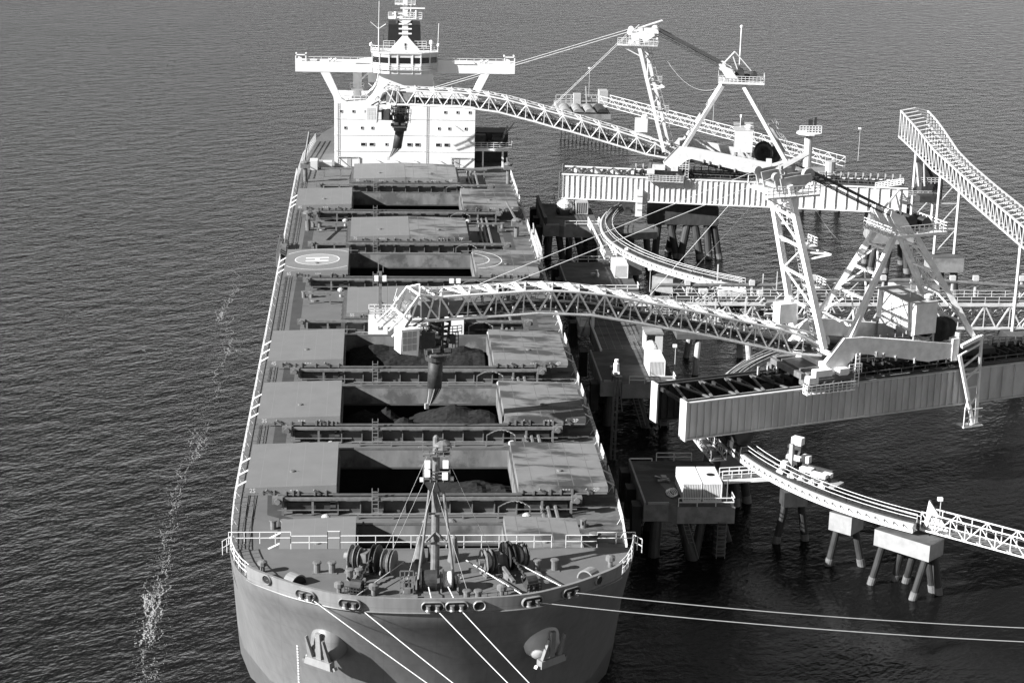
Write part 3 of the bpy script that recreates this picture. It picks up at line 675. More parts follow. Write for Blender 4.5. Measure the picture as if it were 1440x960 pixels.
# mid-deck white house between hatches 4 and 5
mh = MB(); mh.box((-7.1,70,DK),(7.2,72.9,17.2)); mho = mh.build('mast_house', 'white_paint', ship)
mh = MB(); mh.rail([(-7,70.1,17.2),(-1.2,70.1,17.2),(-1.2,72.8,17.2),(-7,72.8,17.2),(-7,70.1,17.2)],1.5,.8,.08,3); mh.build('house_railing', 'rail_white', mho)
mh = MB(); mh.box((-5.6,69.96,15.6),(-5,69.99,16.1)); mh.box((-4.2,69.96,14.1),(-3.4,69.99,16)); mh.build('house_door', 'grey_steel', mho)
mm = MB(); mm.bar((-5.3,71.5,17.2),(-5.3,71.5,24.2),.45); mm.bar((-6.2,71.5,17.2),(-5.3,71.5,20.5),.06); mm.bar((-4.4,71.5,17.2),(-5.3,71.5,20.5),.06); mm.bar((-4.2,71.4,17.2),(-4.2,71.4,22.4),.07)
mm.box((-6.1,71.2,22.6),(-4.5,71.8,22.8)); mm.bar((-5.6,71.5,24),(-5.6,71.5,25.6),.12); mm.bar((-4.9,71.5,24),(-4.9,71.5,25.6),.12); mm.build('deck_light_mast', 'grey_steel', ship)
mm = MB(); mm.cbox((-5.9,71.2,23.2),(.6,.5,.8)); mm.cbox((-4.7,71.2,23.2),(.6,.5,.8)); mm.build('floodlight', 'rail_white', ship)
mm = MB(); mm.cbox((6.2,92.7,17.2),(.7,.5,.7)); mm.cbox((7.3,92.7,17.2),(.7,.5,.7)); mm.bar((6.7,92.7,DK),(6.7,92.7,16.9),.2); mm.build('floodlight', 'rail_white', ship)
# ------------------------------------------------------------------ forecastle gear
rr = MB(); yb = -22.0
rr.rail([(-21.2,yb,FC+.6),(-14.8,yb,FC+.6)],1.3,1.8,.065); rr.rail([(-14.8,yb,FC),(-11.0,yb,FC),(-11,yb,FC+.5),(-9.7,yb,FC+.5),(-9.7,yb,FC),(12.4,yb,FC)],1.45,1.9,.065); rr.rail([(13.9,yb,FC),(17.2,yb,FC)],1.4,1.9,.065); rr.rail([(17.2,yb,FC+.4),(21.2,yb,FC+.4)],1.3,1.6,.065)
rr.build('forecastle_railing', 'rail_white', ship)
for sx in (-1, 1):
    br = MB(); pts = [(sx*(half(y,FC)-.1), y, FC) for y in (-22.2,-24,-26,-28,-29.6)]; br.rail(pts,1.5,1.2,.07,3); br.rail([(sx*(half(-22,FC)-.2),-22.1,FC),(sx*(half(-22,FC)+.6),-23.5,FC)],1.5,1,.07)
    br.build('bow_side_railing', 'rail_white', ship)
# foremast
fmst = MB(); z = FC
fmst.tube((-.05,-29.5,z),(-.05,-29.5,32.2),.46,.36,n=12)
mast = fmst.build('foremast', 'grey_steel', ship)
fmst = MB()
for sx in (-1, 1): fmst.tube((sx*1.85,-32.2,z),(sx*.66,-29.9,28.3),.15,n=8)
fmst.bar((-1.05,-30.6,22.6),(1.05,-30.6,22.6),.22); fmst.bar((-1.0,-30.4,22.7),(-.05,-29.8,23.5),.2); fmst.bar((1.0,-30.4,22.7),(-.05,-29.8,23.5),.2); fmst.bar((-.8,-30.2,25.6),(.8,-30.2,25.6),.16)
fmst.build('mast_leg', 'grey_steel', mast)
fmst = MB(); fmst.prism([(-.7,-30.4,28),(.7,-30.4,28),(1.3,-30.4,29),(-1.3,-30.4,29)],(0,1.6,0)); fmst.build('mast_platform', 'dark_steel', mast)
fmst = MB(); fmst.rail([(-1.3,-30.4,29),(1.3,-30.4,29)],1.1,.6,.09,3); fmst.rail([(-1.3,-28.8,29),(-1.3,-30.4,29)],1.1,.8,.08,3); fmst.rail([(1.3,-28.8,29),(1.3,-30.4,29)],1.1,.8,.08,3)
fmst.box((-1.4,-30.3,31.6),(1.3,-29,31.75)); fmst.rail([(-1.4,-30.3,31.7),(1.3,-30.3,31.7)],.9,.7,.08); fmst.build('mast_cage', 'grey_steel', mast)
fmst = MB()
for x, zz in ((-.95,30.9),(.85,30.9),(-.95,30.0),(.8,29.7)): fmst.cbox((x,-30.5,zz),(.55,.5,.7))
fmst.cbox((-1.5,-30.2,29.2),(.35,.35,.35)); fmst.cbox((1.5,-30.2,29.3),(.35,.35,.35)); fmst.build('mast_light', 'rail_white', mast)
fmst = MB(); fmst.lathe((.55,-29.5,31.8),[(.5,0),(.95,.5),(.85,1.0),(.3,1.3)],12); fmst.lathe((-.1,-29.5,32.2),[(.3,0),(.3,1.2),(.12,1.4)],10); fmst.build('mast_top_gear', 'grey_steel', mast)
fmst = MB()
for a, b in (((-.9,-29.4,31.5),(-5.0,-22.4,FC)),((-1.0,-29.4,29.2),(-4.3,-22.6,FC)),((.9,-29.4,31.5),(6.0,-23,FC)),((-.2,-30.5,29),(-3.3,-33.6,FC)),((-.05,-29.9,28),(3.2,-34.6,FC))): fmst.tube(a, b, .022, n=5)
fmst.build('mast_stay', 'container_grey', mast)
for x in (-1.5, 2.0):
    c = MB(); c.lathe((x,-25.4,FC),[(.65,0),(.6,.4),(.42,1.6),(.33,2.6),(.15,2.8)],14); c.build('foredeck_ventilator', 'grey_steel', ship)
c = MB(); c.lathe((-.35,-25.2,FC),[(.3,0),(.3,1.6),(.5,1.65),(.5,1.9)],10); c.build('foredeck_ventilator', 'grey_steel', ship)
def reel(mb, a, ax, r, w, core):
    a = Vector(a); ax = Vector(ax).normalized()
    mb.tube(a, a+ax*.12, r, n=20); mb.tube(a+ax*w, a+ax*(w+.12), r, n=20); mb.tube(a, a+ax*w, core, n=14)
def windlass(cx, cy, ang, sgn, label=None):
    T = Matrix.Translation((cx, cy, FC)) @ Matrix.Rotation(ang, 4, 'Z') @ Matrix.Diagonal((.64, 1.0, 1.05, 1))
    f_ = MB(T)
    for x in (-3.6,-1.5,.2,2.0): f_.prism([(x,-1.2,0),(x,1.2,0),(x,.35,1.7),(x,-.35,1.7)],(.18,0,0))
    f_.box((-3.8,-1.2,0),(2.4,1.2,.18)); f_.box((-1.4,-.6,1.1),(-.5,.9,2.0)); f_.box((-1.1,-2.6,0),(-.7,-1.0,.5)); f_.bar((-.9,-1.2,.9),(-.9,-3.6,.3),.5,.25)
    w_ = f_.build('windlass', 'grey_steel', ship)
    f_ = MB(T)
    reel(f_, (-3.4,0,1.35),(1,0,0),1.2,.9,.62); reel(f_, (-2.3,0,1.35),(1,0,0),1.0,.5,.6); reel(f_, (2.2,0,1.35),(1,0,0),1.2,.9,.62); reel(f_, (3.3,0,1.35),(1,0,0),1.2,.5,.62)
    f_.tube((-4.4,0,1.35),(-3.5,0,1.35),.38,.5,n=12); f_.build('mooring_drum', 'grey_steel', w_, smooth=False)
    f_ = MB(T); reel(f_, (.35,0,1.45),(1,0,0),1.45,.8,1.05); f_.build('chain_wheel', 'dark_steel', w_)
    f_ = MB(T)
    for x0 in (-3.3, 2.3): f_.tube((x0+.1,0,1.35),(x0+.85,0,1.35),.75,n=16)
    f_.build('rope_coil', 'rope', w_)
    f_ = MB(T)
    for k in range(13):
        y = -.9-.42*k; zz = 1.9-.14*k if k < 11 else .4; f_.cbox((.75, y, max(.35,zz)), (.34 if k % 2 else .16, .46, .16 if k % 2 else .34))
    f_.box((.1,-5.9,0),(1.5,-4.5,.7)); f_.tube((-.1,-5.2,.7),(1.7,-5.2,.7),.6,n=12); f_.bar((.2,-4.4,.3),(-.8,-5.2,1.4),.2); f_.rail([(-.6,-6.2,0),(1.8,-6.2,0),(1.8,-4.4,0)],.9,.5,.07,3)
    f_.build('anchor_chain', 'dark_steel', w_)
windlass(-6.5, -28.2, -.36, -1); windlass(6.9, -28.0, .4, 1)
cw = MB()
for x in (-2.1,.35,2.0): cw.prism([(x,-34,FC),(x,-32,FC),(x,-32.6,FC+1.9),(x,-33.4,FC+1.9)],(.16,0,0))
cw.box((-2.3,-34.1,FC),(2.2,-31.9,FC+.2)); cw.rail([(-3.6,-33.6,FC),(-2.3,-33.6,FC)],2.4,.5,.1,4); cw.box((-3.3,-33.4,FC),(-2.5,-32.4,FC+1.3)); cwo = cw.build('mooring_winch', 'grey_steel', ship)
cw = MB(); reel(cw, (-1.6,-33,FC+1.25),(1,0,0),1.1,1.5,.8); reel(cw, (.6,-33,FC+1.25),(1,0,0),1.0,.9,.6); cw.tube((-1.4,-33,FC+1.25),(-.1,-33,FC+1.25),.95,n=18); cw.build('winch_drum', 'dark_steel', cwo)
cw = MB(); cw.tube((.75,-33,FC+1.25),(1.45,-33,FC+1.25),.8,n=16); cw.tube((1.9,-33,FC+1.3),(2.4,-33,FC+1.3),.5,n=12); cw.build('winch_brake', 'rail_white', cwo)
def pair_bollard(x, y, dx):
    b = MB()
    for k in (0, dx): b.lathe((x+k, y, FC),[(.34,0),(.34,1.0),(.45,1.05),(.45,1.2),(.3,1.25)],12)
    b.box((x-.5,y-.45,FC),(x+dx+.5,y+.45,FC+.08)); b.build('mooring_bollard', 'grey_steel', ship)
pair_bollard(-11.9,-28.3,1.5); pair_bollard(10.4,-28.0,1.8); pair_bollard(2.9,-35.6,1.1); pair_bollard(-8.6,-30.2,.9)
for x, y in ((-17.4,-28),(18,-27.2),(-6.2,-34),(6.4,-34.4),(-9.6,-33.5)):
    b = MB(); b.lathe((x,y,FC),[(.25,0),(.25,.7),(.5,.75),(.5,1.15),(.2,1.3)],10); b.build('air_pipe_head', 'grey_steel', ship)
for x, y, a in ((-13.6,-31.3,.75),(15.1,-30.6,-.7)):            # rope store cowls
    T = Matrix.Translation((x, y, FC)) @ Matrix.Rotation(a, 4, 'Z')
    b = MB(T); n = 10
    out = [(1.05*math.cos(math.pi*k/n), 0, 1.05*math.sin(math.pi*k/n)) for k in range(n+1)]
    b.prism(out, (0, 1.3, 0)); b.build('rounded_cowl', 'bulwark_paint', ship)
    b = MB(T); b.prism([(p[0]*.85, -.01, p[2]*.85) for p in out], (0, -.02, 0)); b.build('cowl_mouth', 'black_paint', ship)
gt = MB(); gt.box((-3.6,-35.4,FC),(-1.9,-34.6,FC+.35)); gt.box((-3.2,-34.5,FC),(-2.6,-34.1,FC+.9)); gt.box((3.4,-28.6,FC),(5.4,-28.4,FC+.5)); gt.tube((3,-35.2,FC+.5),(8,-34,FC+.5),.06,n=5)
for k in range(6): gt.bar((3+k,-35.2+.24*k,FC),(3+k,-35.2+.24*k,FC+.5),.07)
gt.box((-7.4,-31.6,FC),(-7,-31,FC+.6)); gt.build('foredeck_fittings', 'grey_steel', ship)
# fairleads in the bulwark
def surf(x, z):                                   # Y of hull/bulwark surface at |x|
    lo, hi = F_TIP(z), -10
    for _ in range(30):
        m_ = (lo+hi)/2
        if half(m_, z) < abs(x): lo = m_
        else: hi = m_
    return hi
def fairlead(x, z=19.15, wide=1.0):
    y = surf(x, 20); e_ = .3; y2 = surf(abs(x)+e_, 20); ang = math.atan2((y2-y), e_)*(1 if x > 0 else -1)
    T = Matrix.Translation((x, y-.1, z)) @ Matrix.Rotation(ang, 4, 'Z')
    n = 24; a = wide; r = .42
    loop = []
    for k in range(n):
        t = 2*math.pi*k/n; cxs = a*.62 if math.cos(t) > 0 else -a*.62; loop.append((cxs + r*math.cos(t), r*math.sin(t)))
    b = MB(T); rows = []
    for sc_, yy in ((1.28,.05),(1.28,-.12),(1.12,-.2),(.98,-.12),(.92,.05)):
        rows.append([((lx-math.copysign(a*.62,lx))*sc_+math.copysign(a*.62,lx), yy, lz*sc_) for lx, lz in loop])
    b.grid(rows, close=True); f_ = b.build('fairlead', 'bulwark_paint', ship)
    b = MB(T); b.add([(lx, -.06, lz) for lx, lz in loop], [tuple(range(n))]); b.build('fairlead_mouth', 'black_paint', f_)
    b = MB(T)
    for xx in (-.45*a, .45*a): b.lathe((xx, -.2, -.36), [(.3,0),(.2,.12),(.2,.45),(.27,.55)], 10)
    if wide > .6: b.build('roller', 'winch_metal', f_)
for x in (-12.8,-8.5,-.5,1.8,9.2,13.2): fairlead(x, 19.2 if abs(x) > 3 else 19.25)
fairlead(4.0, 19.25, .15); fairlead(-16.7, 19.5, .05); fairlead(16.2, 19.4, .05)
# anchors in their bolsters
for sx in (-1, 1):
    z = 13.0; x = 10.7; y = surf(x, z); 
    nrm = Vector((sx*.62, -.78, -.12)).normalized()
    base = Vector((sx*x, y, z)); tx = Vector((0,0,1)).cross(nrm).normalized(); ty = nrm.cross(tx)
    T = Matrix((tx, nrm, ty)).transposed().to_4x4(); T.translation = base     # local x along hull, y outward, z up
    b = MB(T); rows = []
    for rr_, h in ((2.0,-.8),(1.95,.15),(1.7,.7),(1.25,1.1),(.8,1.2)):
        rows.append([(rr_*math.cos(2*math.pi*k/24), h+ (.25 if math.sin(2*math.pi*k/24) < 0 else 0), rr_*1.05*math.sin(2*math.pi*k/24)) for k in range(24)])
    b.grid(rows, close=True); b.add(rows[-1], [tuple(range(24))]); b.build('anchor_bolster', 'hull_paint' if sx < 0 else 'disc_grey', ship, smooth=True)
    b = MB(T)
    b.prism([(-.28,1.2,1.6),(.28,1.2,1.6),(.33,1.35,-1.5),(-.33,1.35,-1.5)], (0,.35,0))
    b.prism([(-1.55,1.1,-1.2),(1.55,1.1,-1.2),(1.7,1.3,-1.9),(-1.7,1.3,-1.9)], (0,.75,0))
    for q in (-1, 1): b.prism([(q*.8,1.35,-1.3),(q*1.35,1.35,-1.3),(q*1.15,1.8,1.3),(q*1.0,1.8,1.35)], (0,.35,0)); b.bar((q*1.5,1.5,-2.1),(q*2.1,1.6,-1.7),.35)
    b.build('anchor', 'bulwark_paint', ship)
dm = MB()
for k in range(22):
    z = 2+k*.42; x = -13.9; y = surf(x, z); dm.box((x-.12,y-.12,z),(x+.06,y-.02,z+.2))
for (x, z) in ((-8.4,5.2),): y = surf(x, z); dm.prism([(x-.35,y-.3,z+.5),(x+.35,y-.05,z+.5),(x,y-.12,z-.3)],(0,-.03,0))
x, z = -12.9, 9.9; y = surf(x, z); dm.cbox((x,y-.05,z),(.35,.2,.22))
dm.build('draft_mark', 'paint_white', ship)
# ------------------------------------------------------------------ mooring ropes
def rope(p, q, sag, r, label, m_='rope', name='mooring_rope', cat='mooring rope', group='mooring ropes from the bow', n=16):
    b = MB(); p = Vector(p); q = Vector(q); pts = [p.lerp(q, k/n) - Vector((0,0,sag*4*(k/n)*(1-k/n))) for k in range(n+1)]
    b.path(pts, r, 6); return solo(b, name, m_, tuple(p), label=label, cat=cat, group=group)
rope((-12.4,-35.6,19.0),(17.5,-58,6.4),.35,.047,'white rope from the leftmost bow fairlead, above the left anchor')
rope((-8.1,-36.8,18.9),(18.6,-59,6.4),.35,.047,'white rope from the second bow fairlead from the left, right of the left anchor')
rope((-.1,-38.5,18.9),(19.8,-59.5,6.4),.35,.047,'white rope from the left of the two fairleads at the stem below the foremast')
rope((2.2,-38.5,18.9),(21,-59,6.4),.35,.047,'white rope from the right of the two fairleads at the stem, beside the round hole')
rope((9.8,-37.1,19.0),(82,-22,6.4),.8,.047,'lower white rope running right from the bow, from the fairlead above the right anchor')
rope((13.7,-35.3,19.2),(82,-19,6.8),.8,.047,'upper white rope running right from the rightmost bow fairlead')
# ropes led across the foredeck
for p, q, lb in (((-3.2,-27.8,19.4),(-8.5,-36.3,19.0),'thin rope from the left windlass drum across the foredeck'),((3.2,-27.4,19.4),(9.1,-36.6,19.1),'thick white rope from the right windlass to the fairlead above the right anchor'),
              ((8.0,-29.0,19.9),(13.1,-34.7,19.2),'thick white rope across the right foredeck to the rightmost fairlead'),((-.8,-33.9,19.3),(-.5,-37.4,19.1),'short rope from the centre winch to the stem, left one'),((1.1,-33.7,19.3),(1.8,-37.4,19.1),'short rope from the centre winch to the stem, right one')):
    rope(p, q, 0, .055, lb, n=3, group='ropes across the foredeck')
#@@PART2
# ================================================================== loaders
def zl(tab, s): return lerp_table(tab, s)
B_BOT = [(-38,30.9),(-32,30.9),(-26.4,30.7),(-20.7,30.6),(-16.9,30.1),(-13.1,29.6),(-9.6,28.7),(-5.9,27.8),(-2.4,26.8),(1.4,25.9),(5,24.9),(8.8,23.8),(12.7,22.7),(18.4,21.0),(22,20.6)]
def make_loader(origin, ang, drop, label, detail=1):
    root = empty('ship_loader', (origin[0], origin[1], 17.2), ang, label=label, cat='ship loader', group='ship loaders over the coal berth')
    OFF = (0, 0, 17.2)
    bl = lambda mb, n, m_, par=root, **k: mb.build(n, m_, par, off=OFF, **k)
    W = 'loader_white' if detail == 2 else 'loader_white_lit'
    dz = lambda s: -drop*(22-s)/54.0
    zb = lambda s: zl(B_BOT, s)+dz(s)
    ztp = lambda s: (zl(B_BOT, s)+2.95 if s < 18.5 else 21.7+(23.95-21.7)*(22-s)/3.5)+dz(s)
    # ---- boom
    p = 3.8; tops = [19.0-p*k for k in range(15)]; bots = [t-p/2 for t in tops[:-1]]
    for off in (-2, 2):
        ch = MB()
        allb = [22]+bots+[tops[-1]-.6]
        for a, b in zip(allb, allb[1:]): ch.tube((a, off, zb(a)), (b, off, zb(b)), .2, n=8)
        allt = [22]+tops
        for a, b in zip(allt, allt[1:]): ch.tube((a, off, ztp(a) if a < 22 else 21.9), (b, off, ztp(b)), .17, n=8)
        la = ch
        for k, t in enumerate(tops):
            la.tube((t, off, ztp(t)), (t-.15, off, zb(t)), .085, n=6)
            if k < len(bots): la.tube((t, off, ztp(t)), (bots[k], off, zb(bots[k])), .13, n=6)
            if k > 0: la.tube((t, off, ztp(t)), (bots[k-1], off, zb(bots[k-1])), .13, n=6)
        bl(ch, 'boom_side_truss', W)
    tl = MB()
    for k, t in enumerate(tops[:-1]):
        t2 = tops[k+1]
        tl.bar((t, -2, ztp(t)+.1), (t, 2, ztp(t)+.1), .26); tl.bar((t, -2, ztp(t)+.1), ((t+t2)/2, 2, ztp((t+t2)/2)+.1), .24); tl.bar(((t+t2)/2, 2, ztp((t+t2)/2)+.1), (t2, -2, ztp(t2)+.1), .24)
        tl.bar((t, -2, ztp(t)), (t-.5, 0, ztp(t)+.75), .16); tl.bar((t-.5, 0, ztp(t)+.75), (t, 2, ztp(t)), .16)
        tl.bar((bots[k], -2, zb(bots[k])), (bots[k], 2, zb(bots[k])), .3)
    for off in (-1.2, 1.2):
        for a, b in zip(tops, tops[1:]): tl.bar((a, off, ztp(a)+.42), (b, off, ztp(b)+.42), .1)
    bl(tl, 'boom_bracing', W)
    cb = MB()
    st = [21-1.5*k for k in range(38)]
    for a, b in zip(st, st[1:]):
        cb.bar((a, 0, zb(a)+1.15), (b, 0, zb(b)+1.15), 1.7, .12)
    bl(cb, 'conveyor_belt', 'belt_rubber')
    cf = MB()
    for a, b in zip(st, st[1:]):
        for off in (-.95, .95): cf.bar((a, off, zb(a)+.7), (b, off, zb(b)+.7), .14, .5)
        cf.bar((a, -1.4, zb(a)+.35), (b, -1.4, zb(b)+.35), .8, .06); cf.bar((a, 1.45, zb(a)+.35), (b, 1.45, zb(b)+.35), .7, .06)
        cf.bar((a, -1.2, zb(a)+.9), (a, 1.2, zb(a)+.9), .12, .3)
    bl(cf, 'conveyor_frame', 'dark_steel')
    wr_ = MB()
    for a, b in zip(st, st[1:]):
        wr_.bar((a, -1.1, zb(a)+1.5), (b, -1.1, zb(b)+1.5), .07); wr_.bar((a, 1.75, zb(a)+1.5), (b, 1.75, zb(b)+1.5), .07); wr_.bar((a, 1.75, zb(a)+.4), (a, 1.75, zb(a)+1.5), .07)
        wr_.cbox((a, -1.3, zb(a)+.75), (.18, .3, .3))
    bl(wr_, 'boom_walkway_rail', 'loader_grey')
    # ---- head of the boom
    H = lambda s, o, z: (s, o, z+dz(s))
    hd = MB()
    for off in (-2.1, 2.1):
        hd.bar(H(-34.4, off, 31), H(-38.2, off, 31.1), .3); hd.bar(H(-34.2, off, 33.9), H(-37, off, 34.4), .26); hd.bar(H(-37, off, 34.4), H(-39, off, 31.9), .22); hd.bar(H(-39, off, 31.9), H(-38.2, off, 31.1), .22)
        hd.bar(H(-38.2, off, 31.1), H(-37, off, 34.4), .18); hd.bar(H(-36, off, 31), H(-35, off, 34.2), .18); hd.bar(H(-34.4, off, 31), H(-37, off, 34.4), .18)
        hd.bar(H(-39, off, 31.9), H(-41, off, 30.2), .16); hd.bar(H(-38.2, off, 31.1), H(-40.6, off, 29.4), .16)
    for a in (H(-37, 0, 34.4), H(-39, 0, 31.9), H(-38.2, 0, 31.1), H(-35, 0, 34.2), H(-36, 0, 31)): hd.bar((a[0], -2.1, a[2]), (a[0], 2.1, a[2]), .2)
    hd.rail([H(-37, -2.3, 34.3), H(-34, -2.3, 34)], 1.1, .8, .09, 2); hd.rail([H(-40, -3.2, 29.8), H(-36.5, -3.2, 30)], 1.1, .7, .09, 3); hd.box(H(-40.4, -3.4, 29.6), H(-35, -2.2, 29.8))
    hd.bar(H(-37, -2.1, 34.4), H(-36.2, 0, 35.2), .14); hd.bar(H(-36.2, 0, 35.2), H(-37, 2.1, 34.4), .14)
    for q in range(26):
        a_ = Vector(H(U(-40.5,-34), U(-2.6,2.2), U(29.6,34.3))); d_ = Vector(random.choice([(1,0,.9),(-1,0,.8),(0,1,0),(.3,0,1),(1,.4,0)])).normalized()*U(.7,1.8); hd.bar(a_, a_+d_, U(.07,.13))
    bl(hd, 'boom_head_frame', W)
    hb_ = MB(); hb_.box(H(-36.6, -1.7, 31.3), H(-33, 1.7, 33.4)); hb_.box(H(-33, -1.9, 31.6), H(-31, -.6, 33.2)); hb_.tube(H(-37.2, -1.5, 32.2), H(-37.2, 1.5, 32.2), .8, n=12)
    bl(hb_, 'head_hood', 'grey_steel')
    # operator cab hung under the head
    cbn = MB(); s0 = -40.4
    cbn.prism([H(s0, -4.6, 27.9), H(s0+2.3, -4.6, 27.4), H(s0+2.5, -4.6, 30.9), H(s0+.1, -4.6, 30.9)], (0, 2.2, 0)); cab = bl(cbn, 'operator_cab', W)
    cbn = MB()
    for q in range(3):
        for r_ in range(3): cbn.box(H(s0+.25+.65*q, -4.64, 28.2+.85*r_), H(s0+.8+.65*q, -4.61, 28.95+.85*r_))
    bl(cbn, 'cab_window', 'container_grey', cab)
    cbn = MB(); cbn.bar(H(s0+1, -3.6, 30.9), H(-38, -2.1, 31.6), .2); cbn.bar(H(s0+2, -3.6, 30.9), H(-36.5, -2.1, 31.2), .2); cbn.box(H(-37.2, -3.9, 28.0), H(-35.6, -2.4, 30)); bl(cbn, 'cab_hanger', 'dark_steel', cab)
    # spout
    sp = MB(); S = -33.9
    for q, w in ((29.9,1.9),(28.6,1.75),(27.3,1.5),(26.2,1.4)):
        for a in range(8):
            t, t2 = math.pi*a/4, math.pi*(a+1)/4
            sp.bar(H(S+w*math.cos(t), w*math.sin(t), q), H(S+w*math.cos(t2), w*math.sin(t2), q), .2, .28)
    for a in range(8):
        t = math.pi*a/4; sp.bar(H(S+1.9*math.cos(t), 1.9*math.sin(t), 30.8), H(S+1.4*math.cos(t+.2), 1.4*math.sin(t+.2), 25.8), .16)
    sp.tube(H(S, 0, 31), H(S, 0, 25.6), 1.05, .9, n=14); sp.tube(H(S, 0, 26.6), H(S, 0, 25.2), 1.5, 1.35, n=16)
    for q in (-1.8, 1.6): sp.cbox(H(S+q, -1.2, 28.1), (.7, .7, 1.1)); sp.cbox(H(S+q*.8, -1.2, 26.6), (.6, .5, .6))
    sp.rail([H(S-2.4, -2.1, 28.9), H(S+2.6, -2.1, 28.9)], 1.1, .6, .08, 3); sp.rail([H(S+1.6, -1.5, 27), H(S+2.4, -1.5, 27)], 2.0, .5, .08, 4)
    bl(sp, 'spout_machinery', 'dark_steel')
    sp = MB(); sp.cbox(H(S-.6, -1.55, 26.9), (1.0, .3, .5)); sp.cbox(H(S+.9, -1.55, 26.8), (.9, .3, .5)); sp.tube(H(S-1.4,-1.5,26.2), H(S+1.3,-1.5,26.2), .22, n=8); bl(sp, 'spout_drive', 'winch_metal')
    lean = -.25 if drop < .5 else -1.1
    sp = MB(); sp.tube(H(S, 0, 25.6), H(S+lean*.6, 0, 21.6), .95, .92, n=18); spt = bl(sp, 'loading_spout', 'dark_steel', smooth=True)
    sp = MB(); N = 9; rows = []
    for k in range(N+1):                      # curved ribbed spoon at the end
        t = k/N; an = t*1.15; c = Vector(H(S+lean*.6+lean*.5*t-.15*t*t, 0, 21.6-1.9*t)); r_ = .92-.42*t
        rows.append([(c.x + r_*math.cos(q*math.pi/8)-.5*t, c.y - .35*t + r_*math.sin(q*math.pi/8), c.z + .35*t*math.cos(q*math.pi/8)) for q in range(16)])
    sp.grid(rows, close=True); bl(sp, 'spoon_chute', 'dark_steel', spt)
    sp = MB()
    for q in (9, 11, 13, 14):
        for r1, r2 in zip(rows, rows[1:]):
            a = Vector(r1[q]); b = Vector(r2[q]); sp.bar(a+Vector((0,-.03,0)), b+Vector((0,-.03,0)), .06)
    e_ = Vector(rows[-1][9]); sp.cbox(e_, (.5, .3, .7)); bl(sp, 'spoon_rib', 'container_grey', spt)
    # ---- luffing mast
    ms = MB()
    F1 = lambda t: (20.8-6.4*t, -4.4+1.2*t, 22.4+22.6*t); F2 = lambda t: (21.6-6.4*t, 4.4-1.2*t, 22.4+22.6*t)
    ms.bar(F1(0), F1(1), .95, .7, up=(1,0,0)); ms.bar(F2(0), F2(1), .95, .7, up=(1,0,0)); mast_ = bl(ms, 'mast_leg', W)
    ms = MB()
    lv = [0.02,.22,.42,.62,.80,.93]
    for k, t in enumerate(lv):
        ms.bar(F1(t), F2(t), .3)
        if k+1 < len(lv): ms.bar(F1(t), F2(lv[k+1]), .19) if k % 2 else ms.bar(F2(t), F1(lv[k+1]), .19)
    ms.bar(F1(.6), (F1(.6)[0]+3.4, F1(.6)[1]-1.5, F1(.6)[2]-.3), .2); ms.bar(F1(.55), (F1(.6)[0]+3.4, F1(.6)[1]-1.5, F1(.6)[2]-.3), .2); ms.bar(F2(.6), (F1(.6)[0]+3.4, F1(.6)[1]-1.5, F1(.6)[2]-.3), .2)
    bl(ms, 'mast_bracing', W)
    ms = MB()
    for k in range(46):                        # caged ladder up the mast
        t = k/46; a = Vector(F2(t)).lerp(Vector(F1(t)), .45)+Vector((.9,0,0)); ms.bar(a+Vector((0,-.35,0)), a+Vector((0,.35,0)), .07)
        if k % 3 == 0: ms.bar(a+Vector((.7,-.4,0)), a+Vector((.7,.4,0)), .07); ms.bar(a+Vector((0,-.4,0)), a+Vector((.7,-.4,0)), .06); ms.bar(a+Vector((0,.4,0)), a+Vector((.7,.4,0)), .06)
    for o in (-.35, .35): 
        a = Vector(F2(0)).lerp(Vector(F1(0)), .45)+Vector((.9,o,0)); b = Vector(F2(1)).lerp(Vector(F1(1)), .45)+Vector((.9,o,0)); ms.bar(a, b, .08); ms.bar(a+Vector((.7,0,0)), b+Vector((.7,0,0)), .06)
    bl(ms, 'mast_ladder', 'loader_grey')
    ms = MB()
    ms.box((10.6,-4.3,43.5),(18.6,-2.9,43.75)); ms.box((12.5,-4.3,43.5),(18.6,4.0,43.7)); ms.rail([(10.6,-4.2,43.75),(18.6,-4.2,43.75)],1.3,.9,.09,3); ms.rail([(12.5,4,43.75),(18.6,4,43.75),(18.6,-4.2,43.75)],1.3,1.2,.09,3)
    ms.bar((11,-3.6,43.5),(15,-3.3,41.5),.2)
    for oz in ((36.2,-2.8),(30.4,-3.1)): 
        z_, o_ = oz; s_ = 14.4+6.4*(45-z_)/22.6; ms.box((s_+.6,o_,z_),(s_+2.8,o_+2.4,z_+.12)); ms.rail([(s_+.6,o_,z_+.1),(s_+2.8,o_,z_+.1),(s_+2.8,o_+2.4,z_+.1)],1.1,.7,.08,3)
    bl(ms, 'mast_platform', W)
    ms = MB()
    for o in (-3.2, -1.6, 1.6, 3.2):
        ms.prism([(13.6,o,43.8),(15.4,o,43.8),(17.9,o,45.5),(17.7,o,46.3),(15.4,o,46.2),(13,o,45.9)],(0,.22,0))
    for o in (-2.6, 2.2): ms.tube((17.8,o,46.1),(17.8,o+.7,46.1),.85,n=14); ms.tube((12.9,o,46),(12.9,o+.6,46),.6,n=12)
    ms.bar((14,-3.4,44.4),(14,3.4,44.4),.5); ms.bar((14.5,-.3,46.6),(19.2,.6,48.2),1.3,.12); ms.bar((15.5,-.3,45.8),(15.5,-.3,46.9),.2); ms.bar((13.2,-3.2,46),(14.6,0,47.2),.15); ms.bar((19.2,.6,48.2),(18.2,.6,46.8),.15); ms.bar((18.4,-3.4,45),(18.4,3.6,45),.4)
    bl(ms, 'sheave_head', 'loader_grey' if detail == 1 else 'loader_white')
    # ---- rear A frame
    af = MB()
    G = {}
